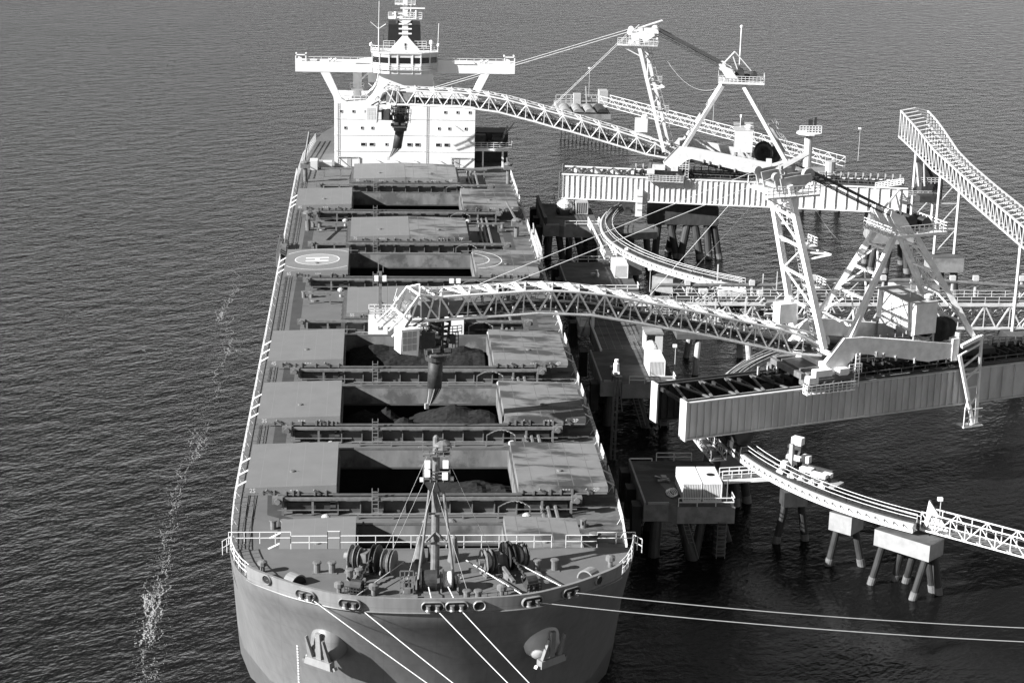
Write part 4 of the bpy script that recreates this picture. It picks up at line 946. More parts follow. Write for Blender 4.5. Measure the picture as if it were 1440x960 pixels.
    for sx in (-1, 1):
        G[sx, 0] = lambda t, sx=sx: (24.6+(32.4-24.6)*t, sx*(4.5-2.4*t), 23.2+13.6*t)
        G[sx, 1] = lambda t, sx=sx: (45.2+(35.6-45.2)*t, sx*(4.5-2.4*t), 21.8+15.0*t)
        af.bar(G[sx,0](0), G[sx,0](1), .8, .7); af.bar(G[sx,1](0), G[sx,1](1), .9, .7)
    bl(af, 'frame_leg', W)
    af = MB()
    for k in (0, 1):
        tv = [.12,.38,.62,.85]
        for q, t in enumerate(tv):
            af.bar(G[-1,k](t), G[1,k](t), .3)
            if q+1 < len(tv): af.bar(G[-1,k](t), Vector(G[-1,k](tv[q+1])).lerp(Vector(G[1,k](tv[q+1])), .5), .2); af.bar(G[1,k](t), Vector(G[-1,k](tv[q+1])).lerp(Vector(G[1,k](tv[q+1])), .5), .2)
    for t in (.3,.6):                          # stair flights down the back leg
        a = Vector(G[1,1](t)); b = Vector(G[1,1](t-.28)); af.rail([a+Vector((.8,.2,0)), b+Vector((1.6,.2,0))],1,.7,.08,2); af.bar(a+Vector((.8,.2,0)), b+Vector((1.6,.2,0)), .5,.1)
    bl(af, 'frame_bracing', W)
    af = MB()
    af.box((31.0,-3.4,36.5),(40.2,-3.0,36.9)); af.box((31.0,3.0,36.5),(40.2,3.4,36.9)); af.box((31,-3,36.6),(40,3,36.75)); af.rail([(31,3.3,36.8),(31,-3.3,36.8),(40.2,-3.3,36.8),(40.2,3.3,36.8)],1.3,.8,.09,3)
    for o in (-2.6,-1.2,1.2,2.6): af.prism([(33,o,36.8),(35.4,o,36.8),(33.4,o,39.4),(31.3,o,40.2),(31.2,o,39.5)],(0,.2,0))
    af.bar((31.8,0,40),(34,-.2,42.6),.25); af.bar((34,-.2,42.6),(37.5,0,38.8),.18); af.bar((35.5,0,37),(33.6,0,41.8),.2)
    for o in (-1.9,1.4): af.tube((31.7,o,39.6),(31.7,o+.6,39.6),.75,n=12)
    bl(af, 'frame_head', W)
    af = MB(); af.tube((35.2,-1.8,38.2),(35.2,1.8,38.2),.95,n=16); af.tube((38,-1.5,37.8),(38,1.5,37.8),.8,n=14); af.cbox((36.6,0,37.5),(1.2,1.2,1.2)); bl(af, 'hoist_drum', 'dark_steel')
    if detail == 2:
        af = MB(); af.tube((35.1,0,40),(35.1,0,47.4),.14,n=6); af.lathe((35.1,0,47.4),[(.3,0),(.3,.35),(.1,.5)],8); bl(af, 'lightning_pole', 'rail_white')
    cbx = MB()
    for o in (-2.45,-2.1,-1.75,-.35,.0,.35,1.75,2.1,2.45):
        cbx.tube((18.3, o*1.05, 46.1+(.5 if int(o*10) % 2 else -.3)), (31.6, o*.9, 39.7+(.5 if int(o*10) % 2 else -.3)), .075, n=5)
    bl(cbx, 'luffing_cable', 'cable')
    cbx = MB()
    for o in (-1.9, 1.9):
        cbx.tube((12.5,o*1.2,46), (-27.5,o,ztp(-27.5)+.2), .045, n=5); cbx.tube((12.3,o*1.2,45.2), (-2.9,o,ztp(-2.9)+.3), .035, n=5)
    bl(cbx, 'boom_stay', 'cable_pale')
    cbx = MB(); a = Vector((19.5,-1,42)); b = Vector((33,-1.5,36.6)); n = 12
    pts = [a.lerp(b, k/n)-Vector((0,0,7*4*(k/n)*(1-k/n)*.6)) for k in range(n+1)]; cbx.path(pts, .03, 5); bl(cbx, 'slack_cable', 'cable_pale')
    # ---- portal beam, both sides
    for sx, nm in ((-1, 'white'), (1, 'white')):
        pb = MB(); o = -5.1 if sx < 0 else 4.4
        pb.prism([(20.7,o,20.5),(23.6,o,23.7),(26.6,o,23.6),(41.4,o,21.2),(41.4,o,19.1),(37.4,o,19.0),(26.4,o,21.3),(25.3,o,20.9),(23.4,o,19.1),(21.3,o,19.1)],(0,.7,0))
        pb.box((41.4,o-.1,18.7),(42.5,o+.9,21.9))
        beam = bl(pb, 'portal_beam', W)
        if sx < 0:
            pb = MB()
            for s_, z_ in ((28.8,21.0),(32,20.1),(35.2,19.4),(30,20.7)): pb.cbox((s_,o-.1,z_),(.25,.3,.7))
            pb.bar((20.8,o-.06,20.6),(23.6,o-.06,23.8),.1); bl(pb, 'beam_stiffener', 'loader_grey', beam)
    pb = MB(); pb.bar((22,-5,19.3),(22,5,19.3),.9,1.2); pb.bar((41.8,-5,20.2),(41.8,5,20.2),.8,1.2); pb.box((26,-4.4,20.9),(36,4.4,21.05)) if False else None
    pb.bar((30,-4.5,20.6),(30,4.5,20.6),.5,.8); pb.bar((22,-4.5,21.4),(22,4.5,21.4),.5,.5); bl(pb, 'cross_beam', W)
    # bracket hanging at the rear on the water side of the girder
    br = MB(); o = -5.6
    br.bar((42.6,o,20.8),(45.6,o,21.9),.5); br.bar((45.9,o,22.2),(46.3,o,9.2),.34); br.bar((42.4,o,19.6),(45.6,o-.2,9.2),.42)
    for a, b in (((42.9,17.6),(46.1,19.6)),((43.5,15.6),(46.1,17.6)),((43.3,16.6),(46.1,16.8)),((43.8,14.6),(46.2,14.7)),((44.8,11.9),(46.2,13.6)),((42.6,19.6),(46,21.0))): br.bar((a[0],o,a[1]),(b[0],o,b[1]),.22)
    for z_ in (9.2, 10.4, 11.6): br.bar((43.6,o-.8,z_),(46.6,o-.8,z_),.12)
    for s_ in (43.6,44.4): br.bar((s_,o-.8,9.2),(s_,o-.8,11.9),.12)
    br.box((43.6,o-.9,8.95),(46.9,o+.9,9.1)); br.bar((43.6,o-.8,11.8),(44.6,o,13.4),.15); bl(br, 'hanging_bracket', W)
    # ---- travelling carriage
    cg = MB()
    for o in (-4.9, 3.5):
        cg.box((17.6,o,17.55),(26,o+1.2,18.2))
        for k in range(6): cg.tube((18.3+1.4*k,o-.1,17.5),(18.3+1.4*k,o+1.3,17.5),.34,n=10)
        cg.box((18.4,o+.1,18.2),(24.6,o+1.1,19.1))
    cg.bar((18,-4,18.6),(18,4,18.6),.6,.8); cg.bar((25.6,-4,18.6),(25.6,4,18.6),.6,.8); cg.box((18.5,-2.5,18.3),(25,2.5,19.2))
    bl(cg, 'travel_carriage', 'grey_steel')
    for k, (s_, z_, w_) in enumerate(((18.6,19.0,2.6),(17.6,18.1,1.5),(22.4,18.9,1.4))):
        cg = MB(); cg.box((s_,-6.2,z_),(s_+w_,-5.1,z_+.9)); bl(cg, 'control_cabinet', W)
    cg = MB(); cg.box((17.4,-6.3,16.6),(25,-5.1,16.72)); cg.rail([(17.4,-5.2,16.7),(17.4,-6.25,16.7),(25,-6.25,16.7),(25,-5.2,16.7)],1.2,.7,.09,3); cg.rail([(24.0,-6,19),(26,-6,19)],1.2,.6,.09,3); cg.bar((25.2,-5.6,16.8),(25.4,-5.4,21.5),.12); cg.bar((25.9,-5.6,16.8),(26.0,-5.4,21.5),.12)
    for k in range(9): cg.bar((25.2,-5.6,17.2+.5*k),(25.9,-5.6,17.2+.5*k),.08)
    bl(cg, 'carriage_walkway', W)
    cg = MB()
    for k in range(6): cg.tube((18.2+1.15*k,-6.0,17.4),(18.2+1.15*k,-5.2,17.4),.38,n=10); cg.cbox((18.7+1.15*k,-5.6,17.3),(.35,.8,.6))
    bl(cg, 'drive_motor', 'winch_metal')
    # ---- electrical house on legs, cable drum
    eh = MB(); eh.box((35.0,-4.9,23.0),(38.5,4.4,27.4)); eh_ = bl(eh, 'machinery_house', W)
    eh = MB(); eh.box((34.6,-4.95,27.41),(38.6,4.5,27.55)); bl(eh, 'house_roof', 'container_grey', eh_)
    eh = MB()
    for s_ in (35.1,38.3):
        for o in (-4.7,4.2): eh.bar((s_,o,20.6),(s_,o,23),.25)
    eh.bar((35.1,-4.75,20.8),(38.3,-4.75,22.8),.12); eh.bar((38.3,-4.75,20.8),(35.1,-4.75,22.8),.12); eh.bar((35.0,-4.7,23.0),(35.0,4.3,23.0),.3,.5)
    for k in range(4): eh.bar((34.95,-4+2.2*k,23.2),(34.95,-3.2+2.2*k,27.2),.1)
    bl(eh, 'house_frame', 'loader_grey', eh_)
    eh = MB(); eh.lathe((37.6,-3.6,27.5),[(.5,0),(.5,.3),(.8,.4),(.8,.8),(.3,1.0)],10); eh.tube((35.9,-2,27.6),(35.9,-2,29.6),.05); eh.cbox((35.9,-2,29.9),(.35,.35,.6)); bl(eh, 'roof_fan', 'rail_white', eh_)
    eh = MB(); reel(eh, (40.9,-2.5,22.6), (0,1,0), 1.9, 3.0, 1.4); reel(eh, (43,-1.5,22.2), (0,1,0), 1.6, .8, .7); bl(eh, 'cable_reel', 'dark_steel')
    eh = MB(); eh.box((14.6,-2.6,25.9+0),(17.2,-.9,28.6)); bl(eh, 'transformer_box', W)
    eh = MB(); eh.lathe((16.6,-1.6,28.6),[(.7,0),(.7,.5),(.3,.8)],10); eh.bar((14,-2.4,25.8),(22,-2.4,23.6),.3); bl(eh, 'box_fan', 'rail_white')
    # loading hood and conveyor between the girders
    cv = MB(); cv.bar((23,-.2,21.2),(36,-.2,18.6),2.2,1.2); cv.bar((36,0,18.6),(52,0,18.0),2.4,.9)
    cv.tube((24,0,21.8),(33,0,20.4),.9,n=10); bl(cv, 'tripper_conveyor', 'dark_steel')
    ut = MB()
    for k in range(13): ut.bar((26+1.3*k,3.2,20.0-.05*k),(26+1.3*k,3.2,21.2-.05*k),.12); 
    ut.bar((26,3.2,20.6),(42,3.2,19.9),.18); ut.rail([(26,-3.6,19.6),(42,-3.6,18.9)],1.1,1.2,.08,2); bl(ut, 'tripper_rail', 'loader_grey')
    return root
LA = ((33.4,35.0), math.atan2(.342,.94)); LB = ((32.5,184.2), math.atan2(-.169,.986))
make_loader(*LA, 0.0, 'near white lattice ship loader, its spout over the hold between covers 3S and 3P')
make_loader(*LB, 1.4, 'far white lattice ship loader reaching across the white bridge tower, topped by a thin pole', 2)
# ---- bridges carrying the loaders
def make_bridge(origin, ang, length, label, fine, paint, endpaint):
    root = empty('loader_bridge', (origin[0], origin[1], 12), ang, label=label, cat='girder bridge', group='girder bridges carrying the ship loaders')
    OFF = (0, 0, 12)
    bl = lambda mb, n, m_, par=root, **k: mb.build(n, m_, par, off=OFF, **k)
    for o in (-4.5, 3.7):
        g = MB(); g.box((0,o,12.1),(length,o+.8,16.9)); g.box((-.1,o-.3,11.9),(length,o+1.1,12.1)); g.box((-.1,o-.3,16.9),(length,o+1.1,17.1))
        pt_ = 'pile_steel' if (o > 0 and paint == 'girder_shaded') else paint
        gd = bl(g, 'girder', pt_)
        k = .5; q = MB()
        while k < length:
            if o < 0: q.box((k,o-.27,12.12),(k+.09,o,16.88))
            else: q.box((k,o-.27,12.12),(k+.09,o,16.88))
            k += fine if k < 44 else 2*fine
        q.box((0,o-.03,12.15),(length,o-.004,12.3))
        bl(q, 'web_stiffener', pt_, gd)
        g = MB(); g.box((-.35,o-.5,11.8),(-.12,o+1.3,17.3)); bl(g, 'end_plate', endpaint, gd)
        g = MB(); g.box((0,o+.2,17.1),(length,o+.45,17.3)); bl(g, 'crane_rail', 'dark_steel', gd)
    c = MB()
    for k in range(0, int(length), 4):
        if k > 16 and k < 48: pass
        c.bar((k+.3,-4,16.6),(k+.3,4,16.6),.3,.5)
        c.bar((k+.3,-4,12.4),(k+4.3,4,12.4),.25); 
    bl(c, 'cross_member', 'dark_steel')
    c = MB()
    for k in range(0, 16, 4): c.bar((k+.3,-4,17.0),(k+2.3,3.6,17.0),.3,.2); c.bar((k+2.3,3.6,17.0),(k+4.3,-4,17.0),.3,.2)
    bl(c, 'top_bracing', 'grey_steel')
    c = MB(); c.box((14,-1.5,16.0),(length,1.5,16.3)); c.box((16,-3.4,16.6),(length,-2.0,16.7)); c.box((16,2.2,16.6),(length,3.4,16.7)); bl(c, 'bridge_conveyor', 'belt_rubber')
    c = MB(); k = 15
    while k < length:
        c.bar((k,-1.5,16.3),(k,-1.5,17.9),.14); c.bar((k,1.5,16.3),(k,1.5,17.9),.14); c.bar((k,-1.5,17.3),(k,1.5,17.3),.2,.5); k += 1.5
    bl(c, 'idler_frame', 'dark_steel')
    c = MB(); k = 15
    while k < length: c.bar((k,2.6,17.2),(k,2.6,18.4),.28); k += 1.5
    bl(c, 'idler_roller', 'container_grey')
    c = MB(); c.rail([(26.5,-3.4,16.7),(length,-3.4,16.7)],1.2,2.0,.08,2); c.rail([(26.5,3.4,16.7),(length,3.4,16.7)],1.2,2.0,.08,2); bl(c, 'bridge_railing', 'grey_steel')
    return root, bl
bA, blA = make_bridge(*LA, 84, 'grey twin-girder bridge pointing at the ship under the near loader, with white end plates', 1.05, 'girder_shaded', 'white_dull')
bB, blB = make_bridge(*LB, 70, 'bright twin-girder bridge with dark ribs under the far loader', 1.08, 'girder_paint', 'grey_steel')
# front supports down to the curved runways
for bl, s_, zz in ((blA, 9.0, 9.1), (blB, 14.0, 9.1)):
    c = MB()
    for o in (-4.1, 4.1): c.prism([(s_-1.6,o-.5,11.9),(s_+1.6,o-.5,11.9),(s_+.9,o-.5,10.2),(s_-.9,o-.5,10.2)],(0,1,0))
    c.bar((s_,-4.6,10.4),(s_,4.6,10.4),1.0,.7)
    bl(c, 'bridge_support', 'dark_steel')
    for k in range(5):
        c = MB(); o = -4.4+2.2*k; c.box((s_-.7,o-.8,zz),(s_+.7,o+.8,10.0)); c.tube((s_-.8,o-.5,zz+.3),(s_+.8,o-.5,zz+.3),.35,n=10); bl(c, 'wheel_bogie', 'dark_steel')
# shear ladder below far bridge
c = MB()
for k in range(4): c.box((15.5,-5.4,9.0+1.9*k*.75),(16.9,-4.2,10.2+1.9*k*.75))
blB(c, 'cable_box', 'white_dull')
# ---- quadrant runways
def make_runway(c, R, a0, a1, z, label, dark_after=None):
    root = empty('curved_runway', (c[0]+R*math.cos(math.radians((a0+a1)/2)), c[1]+R*math.sin(math.radians((a0+a1)/2)), z-1.6), label=label, cat='curved runway', group='curved runways of the loader bridges')
    off = root.location
    n = int(abs(a1-a0)/1.5); A = [math.radians(a0+(a1-a0)*k/n) for k in range(n+1)]
    pt = lambda a, r, zz: (c[0]+r*math.cos(a), c[1]+r*math.sin(a), zz)
    def ringbox(r0, r1, z0, z1):
        b = MB(); b.grid([[pt(a, r0, z0), pt(a, r1, z0), pt(a, r1, z1), pt(a, r0, z1)] for a in A], close=True)
        b.add([pt(A[0], r0, z0), pt(A[0], r1, z0), pt(A[0], r1, z1), pt(A[0], r0, z1)], [(0,1,2,3)]); b.add([pt(A[-1], r0, z0), pt(A[-1], r1, z0), pt(A[-1], r1, z1), pt(A[-1], r0, z1)], [(0,1,2,3)]); return b
    ringbox(R, R+1.0, z-1.15, z).build('runway_beam', 'white_dull', root, off=off)
    ringbox(R+.35, R+.65, z, z+.18).build('runway_rail', 'dark_steel', root, off=off)
    ringbox(R-1.5, R-.02, z-.35, z-.25).build('walkway_grating', 'dark_steel', root, off=off)
    ringbox(R-1.55, R-1.4, z-.6, z-.25).build('walkway_edge', 'loader_grey', root, off=off)
    b = MB(); b.rail([pt(a, R-1.45, z-.25) for a in A[::2]], 1.1, 2.6, .06, 2); b.rail([pt(a, R-.1, z-.05) for a in A[::2]], 1.05, 2.6, .055, 2); b.build('runway_railing', 'rail_white', root, off=off)
    b = MB()
    for a in A[::1]: b.prism([pt(a, R+1.0, z-.3), pt(a, R+1.25, z-.3), pt(a, R+1.02, z-.75)], (0,0,.05)); b.bar(pt(a, R+1.05, z-.2), pt(a+.012, R+1.05, z-.6), .1)
    b.build('beam_bracket', 'grey_steel', root, off=off)
    return pt
ptA = make_runway((90.2,46), 48, 132, 231.5, 9, 'near white curved runway on piles, sweeping right from under the near girder bridge')
ptB = make_runway((91.5,163), 52, 150, 233, 9, 'far white curved runway with railings, beside the white container behind the near boom')
# ---- piers
def pier(cx, cy, w, d, ang, z0, z1, piles, label, m_='concrete', group='concrete pile piers under the runways', wet=True):
    root = empty('pile_pier', (cx, cy, 0), ang, label=label, cat='pier', group=group)
    b = MB(); b.box((-w/2,-d/2,z0),(w/2,d/2,z1)); cap_ = b.build('pier_cap', m_, root)
    b = MB(); b.box((-w/2+.04,-d/2+.04,z1+.002),(w/2-.04,d/2-.04,z1+.03)); b.build('cap_surface', 'concrete_deck', cap_)
    for (x, y, lx, ly, r) in piles:
        b = MB(); b.tube((x, y, z0), (x+lx*(z0+1)/8, y+ly*(z0+1)/8, -1), r, n=12); p_ = b.build('pile', 'pile_steel', root)
        b = MB(); q = 1.0/(z0+1); b.tube((x+lx*(z0+1)/8*(1-q*2.0), y+ly*(z0+1)/8*(1-q*2.0), z0+(-1-z0)*(1-q*2.0)), (x+lx*(z0+1)/8, y+ly*(z0+1)/8, -1), r+.06, n=12); b.build('pile_jacket', 'grey_steel', p_)
    return root
pier(48.4,23.9,3.2,2.0,.1,5.4,7.4,[(-1.1,0,-1.2,.4,.5),(1.1,.2,1.6,.8,.5)],'small dark pier where the near runway meets the walkway from the platform', 'pile_steel')
pier(53.6,16.2,3.2,3.2,-.75,5.0,7.4,[(-.8,-.8,-1.1,-.6,.45),(.9,.8,1.4,1.2,.45)],'small pale-faced pier under the middle of the near runway', 'concrete_pale')
pier(59.6,8.6,7.8,3.4,-.80,5.3,7.4,[(-3,-1,-1.4,-.8,.45),(-1.2,.8,-1.9,1.2,.45),(.4,1,-2.2,1.5,.45),(3.1,-1.1,-1.2,-1.3,.45),(2.2,1,1,1.2,.45),(3.2,.9,.9,1.2,.45)],'large pale concrete pier cap holding the end of the near runway and the truss footbridge', 'concrete_pale')
pier(42.6,40,5,5,.3,4.4,7.4,[(-1.6,-1.6,-1,-1,.6),(1.6,-1.6,1,-1,.6),(-1.6,1.6,-1,1,.6),(1.6,1.6,1,1,.6),(0,-1.8,.1,-1.8,.6)],'dark pier directly below the end of the near girder bridge')
pier(47.5,70,4,4,.8,4.8,7.4,[(-1.2,-1.2,-1,-1,.5),(1.2,1.2,1,1,.5)],'dark pier under the rear end of the near runway behind the boom')
pier(41.9,148,4.6,4,.2,4.4,7.4,[(-1.4,-1.2,-1.3,-.6,.6),(1.4,-1.2,.4,-1.5,.6),(0,1.3,.2,1.5,.6)],'dark pier under the left bend of the far runway')
pier(47.5,134.5,4.2,3.4,-.6,4.6,7.4,[(-1.2,-.8,-.6,-.8,.55),(1.2,.8,.8,.4,.55)],'dark pier beneath the far runway beside the striped container')
pier(57.5,124.5,4,3.2,-.3,4.8,7.4,[(-1.2,-.8,-.8,-.8,.5),(1.2,.8,1,.6,.5)],'dark pier at the right end of the far runway')
pier(46.2,172,7.5,7,.2,6.0,7.4,[(-2,-2,-.6,-1.2,.7),(2,-2,.6,-1.4,.7),(0,1.5,.2,1,.7)],'dark square pier under the left part of the far girder bridge', 'pile_steel')
pier(57.3,180.5,14.5,6,-.1,7.0,10.4,[(-5,-2,-.6,-2,.75),(-2.5,-2,1.8,-1.2,.75),(-1.5,1.5,-1,1.6,.75),(1,-2,-1.4,-1.6,.8),(2.5,-2,1.6,-1.4,.8),(5,-2,.8,-1.0,.75),(6.4,-1.5,1.6,-.8,.75)],'wide dark pier with thick raked piles in the water below the far girder bridge', 'pile_steel')
pier(98,170,9,8,-.1,6.0,11.7,[(-3,-3,-1,-1,.7),(0,-3,-1,-1,.7),(3,-3,1,-1,.7),(-3,3,-1,1,.7),(3,3,1,1,.7)],'pier holding the right end of the far girder bridge under the gallery head')
# ---- bright machinery standing beside the near runway
mc = empty('travel_drive_unit', (49.3,26.8,8.2), -.72, label='cluster of white drive boxes and motors beside the near curved runway', cat='drive unit')
MO = (0,0,8.2); MOl = lambda mb, n, m_: mb.build(n, m_, mc, off=MO)
b = MB(); b.box((-1.5,-1.4,8.2),(6.2,1.4,8.5)); b.bar((-1,0,8.5),(-1,0,12.5),.5); MOl(b, 'unit_frame', 'loader_grey')
for x, y, z, dx, dy, dz_ in ((-2.6,2.6,11.4,1.5,1.0,1.0),(-2.6,1.5,9.7,2.2,.7,.5),(-.4,1.6,9.6,1.1,.9,1.0),(.6,-.6,9.3,1.7,.8,.5),(2.4,-.9,9.1,2.2,.9,.5),(3.4,.5,8.8,1.2,.8,.6),(-2.0,-1.0,8.9,.8,.7,1.2),(1.0,.8,8.6,.9,.8,.9)):
    b = MB(); b.box((x,y,z),(x+dx,y+dy,z+dz_)); MOl(b, 'motor_box', 'rail_white')
for x, y, z in ((-1.6,-1.4,9),(.2,-1.6,8.9),(1.6,-1.5,8.7),(3.2,-1.6,8.6),(4.6,-1.3,8.5)):
    b = MB(); b.tube((x,y,z),(x+.2,y-.9,z),.48,n=12); MOl(b, 'motor_drum', 'white_dull')
b = MB(); b.box((-2.9,2.3,10.9),(-.9,3.8,11.35)); b.bar((-2.6,1,8.5),(-2.6,3,11.0),.4); b.bar((-1.2,1,8.5),(-1.2,3,11.0),.3); b.box((-2.6,1.2,9.2),(4.5,1.5,9.7)); b.box((-2.2,-.4,8.5),(4.8,.3,9.1)); b.bar((-1,2,9),(2,2.2,9),.5); MOl(b, 'unit_bracket', 'dark_steel')
# ---- berth platforms
def platform(name_lbl, x0, x1, y0, y1, notch, piles, extra=None):
    root = empty('berth_platform', ((x0+x1)/2, (y0+y1)/2, 0), label=name_lbl, cat='berth platform', group='concrete berth platforms beside the ship')
    o = ((x0+x1)/2, (y0+y1)/2, 0)
    b = MB(); c = 3.2
    if notch: poly = [(x0,y0,0),(x0+c,y0,0)] + [(x0+c,y0-.9,0),(x1,y0-.9,0),(x1,y1,0),(notch[0],y1,0),(notch[0],notch[1],0),(x0,notch[1],0)]
    else: poly = [(x0,y0,0),(x0+c,y0,0),(x0+c+1,y0-.9,0),(x1,y0-.9,0),(x1,y1,0),(x0,y1,0)]
    b.prism([(x,y,4.7) for x,y,_ in poly], (0,0,2.28)); b.build('deck_slab', 'concrete', root, off=o)
    b = MB(); b.add([(x,y,6.985) for x,y,_ in poly], [tuple(range(len(poly)))]); b.build('deck_surface', 'concrete_deck', root, off=o)
    b = MB(); b.box((x0,y0-.02,7.0),(x0+.25,y1 if not notch else notch[1],7.3)); b.box((x0+.5,y0-.05,6.99),(x0+c,y0+.25,7.25)); b.build('deck_kerb', 'concrete_pale', root, off=o)
    b = MB(); b.add([(x0+.3,y0+.4,7.0),(x0+4.4,y0+.4,7.0),(x0+2.9,y0+8.5,7.0),(x0+.3,y0+8.5,7.0)], [(0,1,2,3)]); b.build('ship_shadow_patch', 'belt_rubber', root, off=o)  # dark sheet shaped like the ship's shadow on the deck
    b = MB(); b.rail([(x0+c+1.1,y0-.8,7),(x1-.1,y0-.8,7),(x1-.1,y0+1.6,7)],1.15,2.2,.1,2); b.rail([(x0+3.8,y1-.1,7),(x1-3,y1-.1,7)],1.15,2.2,.1,2); b.rail([(x0+.2,y1-.1,7),(x0+3.2,y1-.1,7)],.35,3,.14,1); b.build('platform_railing', 'rail_white', root, off=o)
    for x, y, lx, ly, r in piles:
        b = MB(); b.tube((x,y,4.7),(x+lx,y+ly,-1),r,n=12); b.build('pile', 'pile_steel', root, off=o)
    b = MB(); xx = x1-1.6
    for k in range(7): b.tube((xx,y0-.2,4.4-.8*k),(xx,y0-.2,4.3-.8*k),.85,n=12)
    for q in (-.9,.9): b.bar((xx+q*.6,y0-1.15,5),(xx+q*.6,y0-1.15,0),.1)
    for k in range(10): b.bar((xx-.55,y0-1.15,.4+.5*k),(xx+.55,y0-1.15,.4+.5*k),.07)
    b.bar((x0+5,y0-1,4.7),(x0+6.6,y0-1.2,-.4),.12); b.bar((x0+5.7,y0-1,4.7),(x0+7.3,y0-1.2,-.4),.12)
    for k in range(9): b.bar((x0+5+.17*k,y0-1,4.4-.55*k),(x0+5.7+.17*k,y0-1,4.4-.55*k),.08)
    b.build('access_ladder', 'grey_steel', root, off=o)
    b = MB(); 
    for yy in (y0+2, (y0+y1)/2, y1-2): b.box((x0-1.3,yy-1.1,2.2),(x0-.1,yy+1.1,6.4))
    b.build('fender_panel', 'belt_rubber', root, off=o)
    return root
platform('nearest berth platform with two white containers side by side', 28.2,39.8,19.9,36.2,None,[(30,21,-.4,-1.6,.75),(33.2,20.6,1.6,-2.4,.7),(36,21,-1.2,-1.8,.6),(38.2,20.5,0,-.6,.85),(38.4,24,2,1,.7),(31,28,-1,1,.7),(35,30,1,2,.7),(30,34,-.6,1,.7),(38,34,1,1,.7)])
platform('long berth platform with one ribbed container and a small shed, behind the near girder ends', 28.3,39.8,71.3,109,(30.0,87.5),[(30,73,-.4,-1.6,.75),(34,72.6,1.6,-2.4,.7),(38,73,.6,-.8,.8),(31,82,-1,1,.7),(38,86,1,1,.7),(32,96,-1,1,.7),(38,104,1,1,.7)])
platform('berth platform with one striped container just beyond the near boom', 28.4,41.2,125.5,146,None,[(30,127,-.4,-1.6,.75),(34,126.6,1.6,-1.6,.7),(38,127,.6,-.8,.8),(31,140,-1,1,.7),(39,142,1,1,.7)])
platform('farthest berth platform, at the far girder ends, with a container and a white machine', 28.2,39.6,176.3,197,None,[(29.5,177.5,-.3,-.8,.75),(31.5,177.5,.9,-1.6,.7),(33.6,177.2,0,-.6,.7),(35.3,177.6,1.2,-1.6,.7),(37.4,177.2,.1,-.6,.9),(38.6,178,.6,.4,.7),(31,190,-1,1,.7),(38,192,1,1,.7)])
b = MB(); b.prism([(28.3,176.5,7),(28.9,176.5,7),(28.9,197,7),(28.3,197,7)],(0,0,1.6)); solo(b, 'parapet_wall', 'pile_steel', (28.6,187,7), label='dark parapet wall along the ship side of the farthest berth platform', cat='wall')
# timber decking grid on second platform
b = MB()
for k in range(22): b.box((30.6,89+.75*k,6.99),(37.4,89.12+.75*k,7.02))
for x in (31.4,32.6,33.8,35.4,36.6): b.box((x,88.6,7.025),(x+.08,105.6,7.035))
solo(b, 'deck_grating', 'concrete', (34,97,6.99), label='grid of bars laid on the deck of the long platform', cat='grating')
b = MB(); b.box((30.0,87.5,7),(30.3,109,7.35)); b.box((29.9,100,7.35),(30.4,100.5,11)); b.rail([(30.1,87.6,7.3),(30.1,99,7.3)],.25,5,.1,1); solo(b, 'edge_kerb', 'rail_white', (30.1,98,7), label='white kerb along the ship side of the long platform, with a white post', cat='kerb')
b = MB(); b.rail([(28.2,102,7.2),(29.8,102,7.2),(29.8,107.5,7.2),(27.8,107.5,7.2)],1.8,1.2,.14,2); b.box((28.1,101.5,5.6),(29.9,107.5,7.1)); b.bar((28.4,101.6,5.6),(29.6,101.6,8.9),.2); solo(b, 'mooring_hook_stand', 'white_dull', (29,104,5.6), label='small railed stand jutting toward the ship from the long platform', cat='mooring stand')
# containers
def container(x, y, z, w, l, h, label, m_='container_paint', ribs=11, rot=0):
    root = empty('shipping_container', (x+w/2, y+l/2, z), rot, label=label, cat='container', group='containers on the berth platforms')
    b = MB(); b.box((-w/2,-l/2,.12),(w/2,l/2,h)); b.build('container_body', m_, root)
    f_ = MB(); f_.add([(-w/2+.12,-l/2-.004,.3),(w/2-.12,-l/2-.004,.3),(w/2-.12,-l/2-.004,h-.2),(-w/2+.12,-l/2-.004,h-.2)],[(0,1,2,3)]); f_.build('end_rib_shade', 'recess_shade', root)  # dark sheet painted for the shade between the end ribs
    f_ = MB()
    for q in range(ribs):
        xx = -w/2+.14+(w-.3)*q/(ribs-1); f_.box((xx-.06,-l/2-.10,.3),(xx+.06,-l/2-.006,h-.2))
    f_.box((-w/2,-l/2-.12,h-.2),(w/2,-l/2,h)); f_.box((-w/2,-l/2-.12,.1),(w/2,-l/2,.3))
    for xx in (-w/2, w/2-.1): f_.box((xx,-l/2-.12,.3),(xx+.1,-l/2,h-.2))
    f_.build('corrugated_end', m_, root)
    f_ = MB(); q = -l/2+.3
    while q < l/2: f_.box((-w/2-.04,q,.2),(-w/2,q+.14,h-.1)); q += .3
    f_.build('corrugated_side', m_, root)
    return root
c1 = container(33.25,20.7,7,2.44,6.06,2.6,'left one of two white containers side by side on the nearest platform')
c2 = container(35.85,20.7,7,2.44,6.06,2.6,'right one of two white containers side by side, with a round hole in its roof')
b = MB(); b.lathe((.2,0,2.6),[(.55,0),(.55,.03)],16); b.build('roof_hatch', 'black_paint', c2)
container(36.1,73.9,7,2.44,6.06,2.6,'single white ribbed container on the long platform, in front of the small shed')
container(37.75,133.6,7,2.44,6.06,2.6,'white container with dark lower end on the platform just beyond the near boom', ribs=12)
container(35.8,186.3,7,2.5,5.2,2.7,'ribbed container on the farthest platform, right of the white machine','container_grey', ribs=6)
sh = empty('site_shed', (38.5,88.5,7), label='small open-fronted white shed with a flat roof behind the ribbed container', cat='shed')
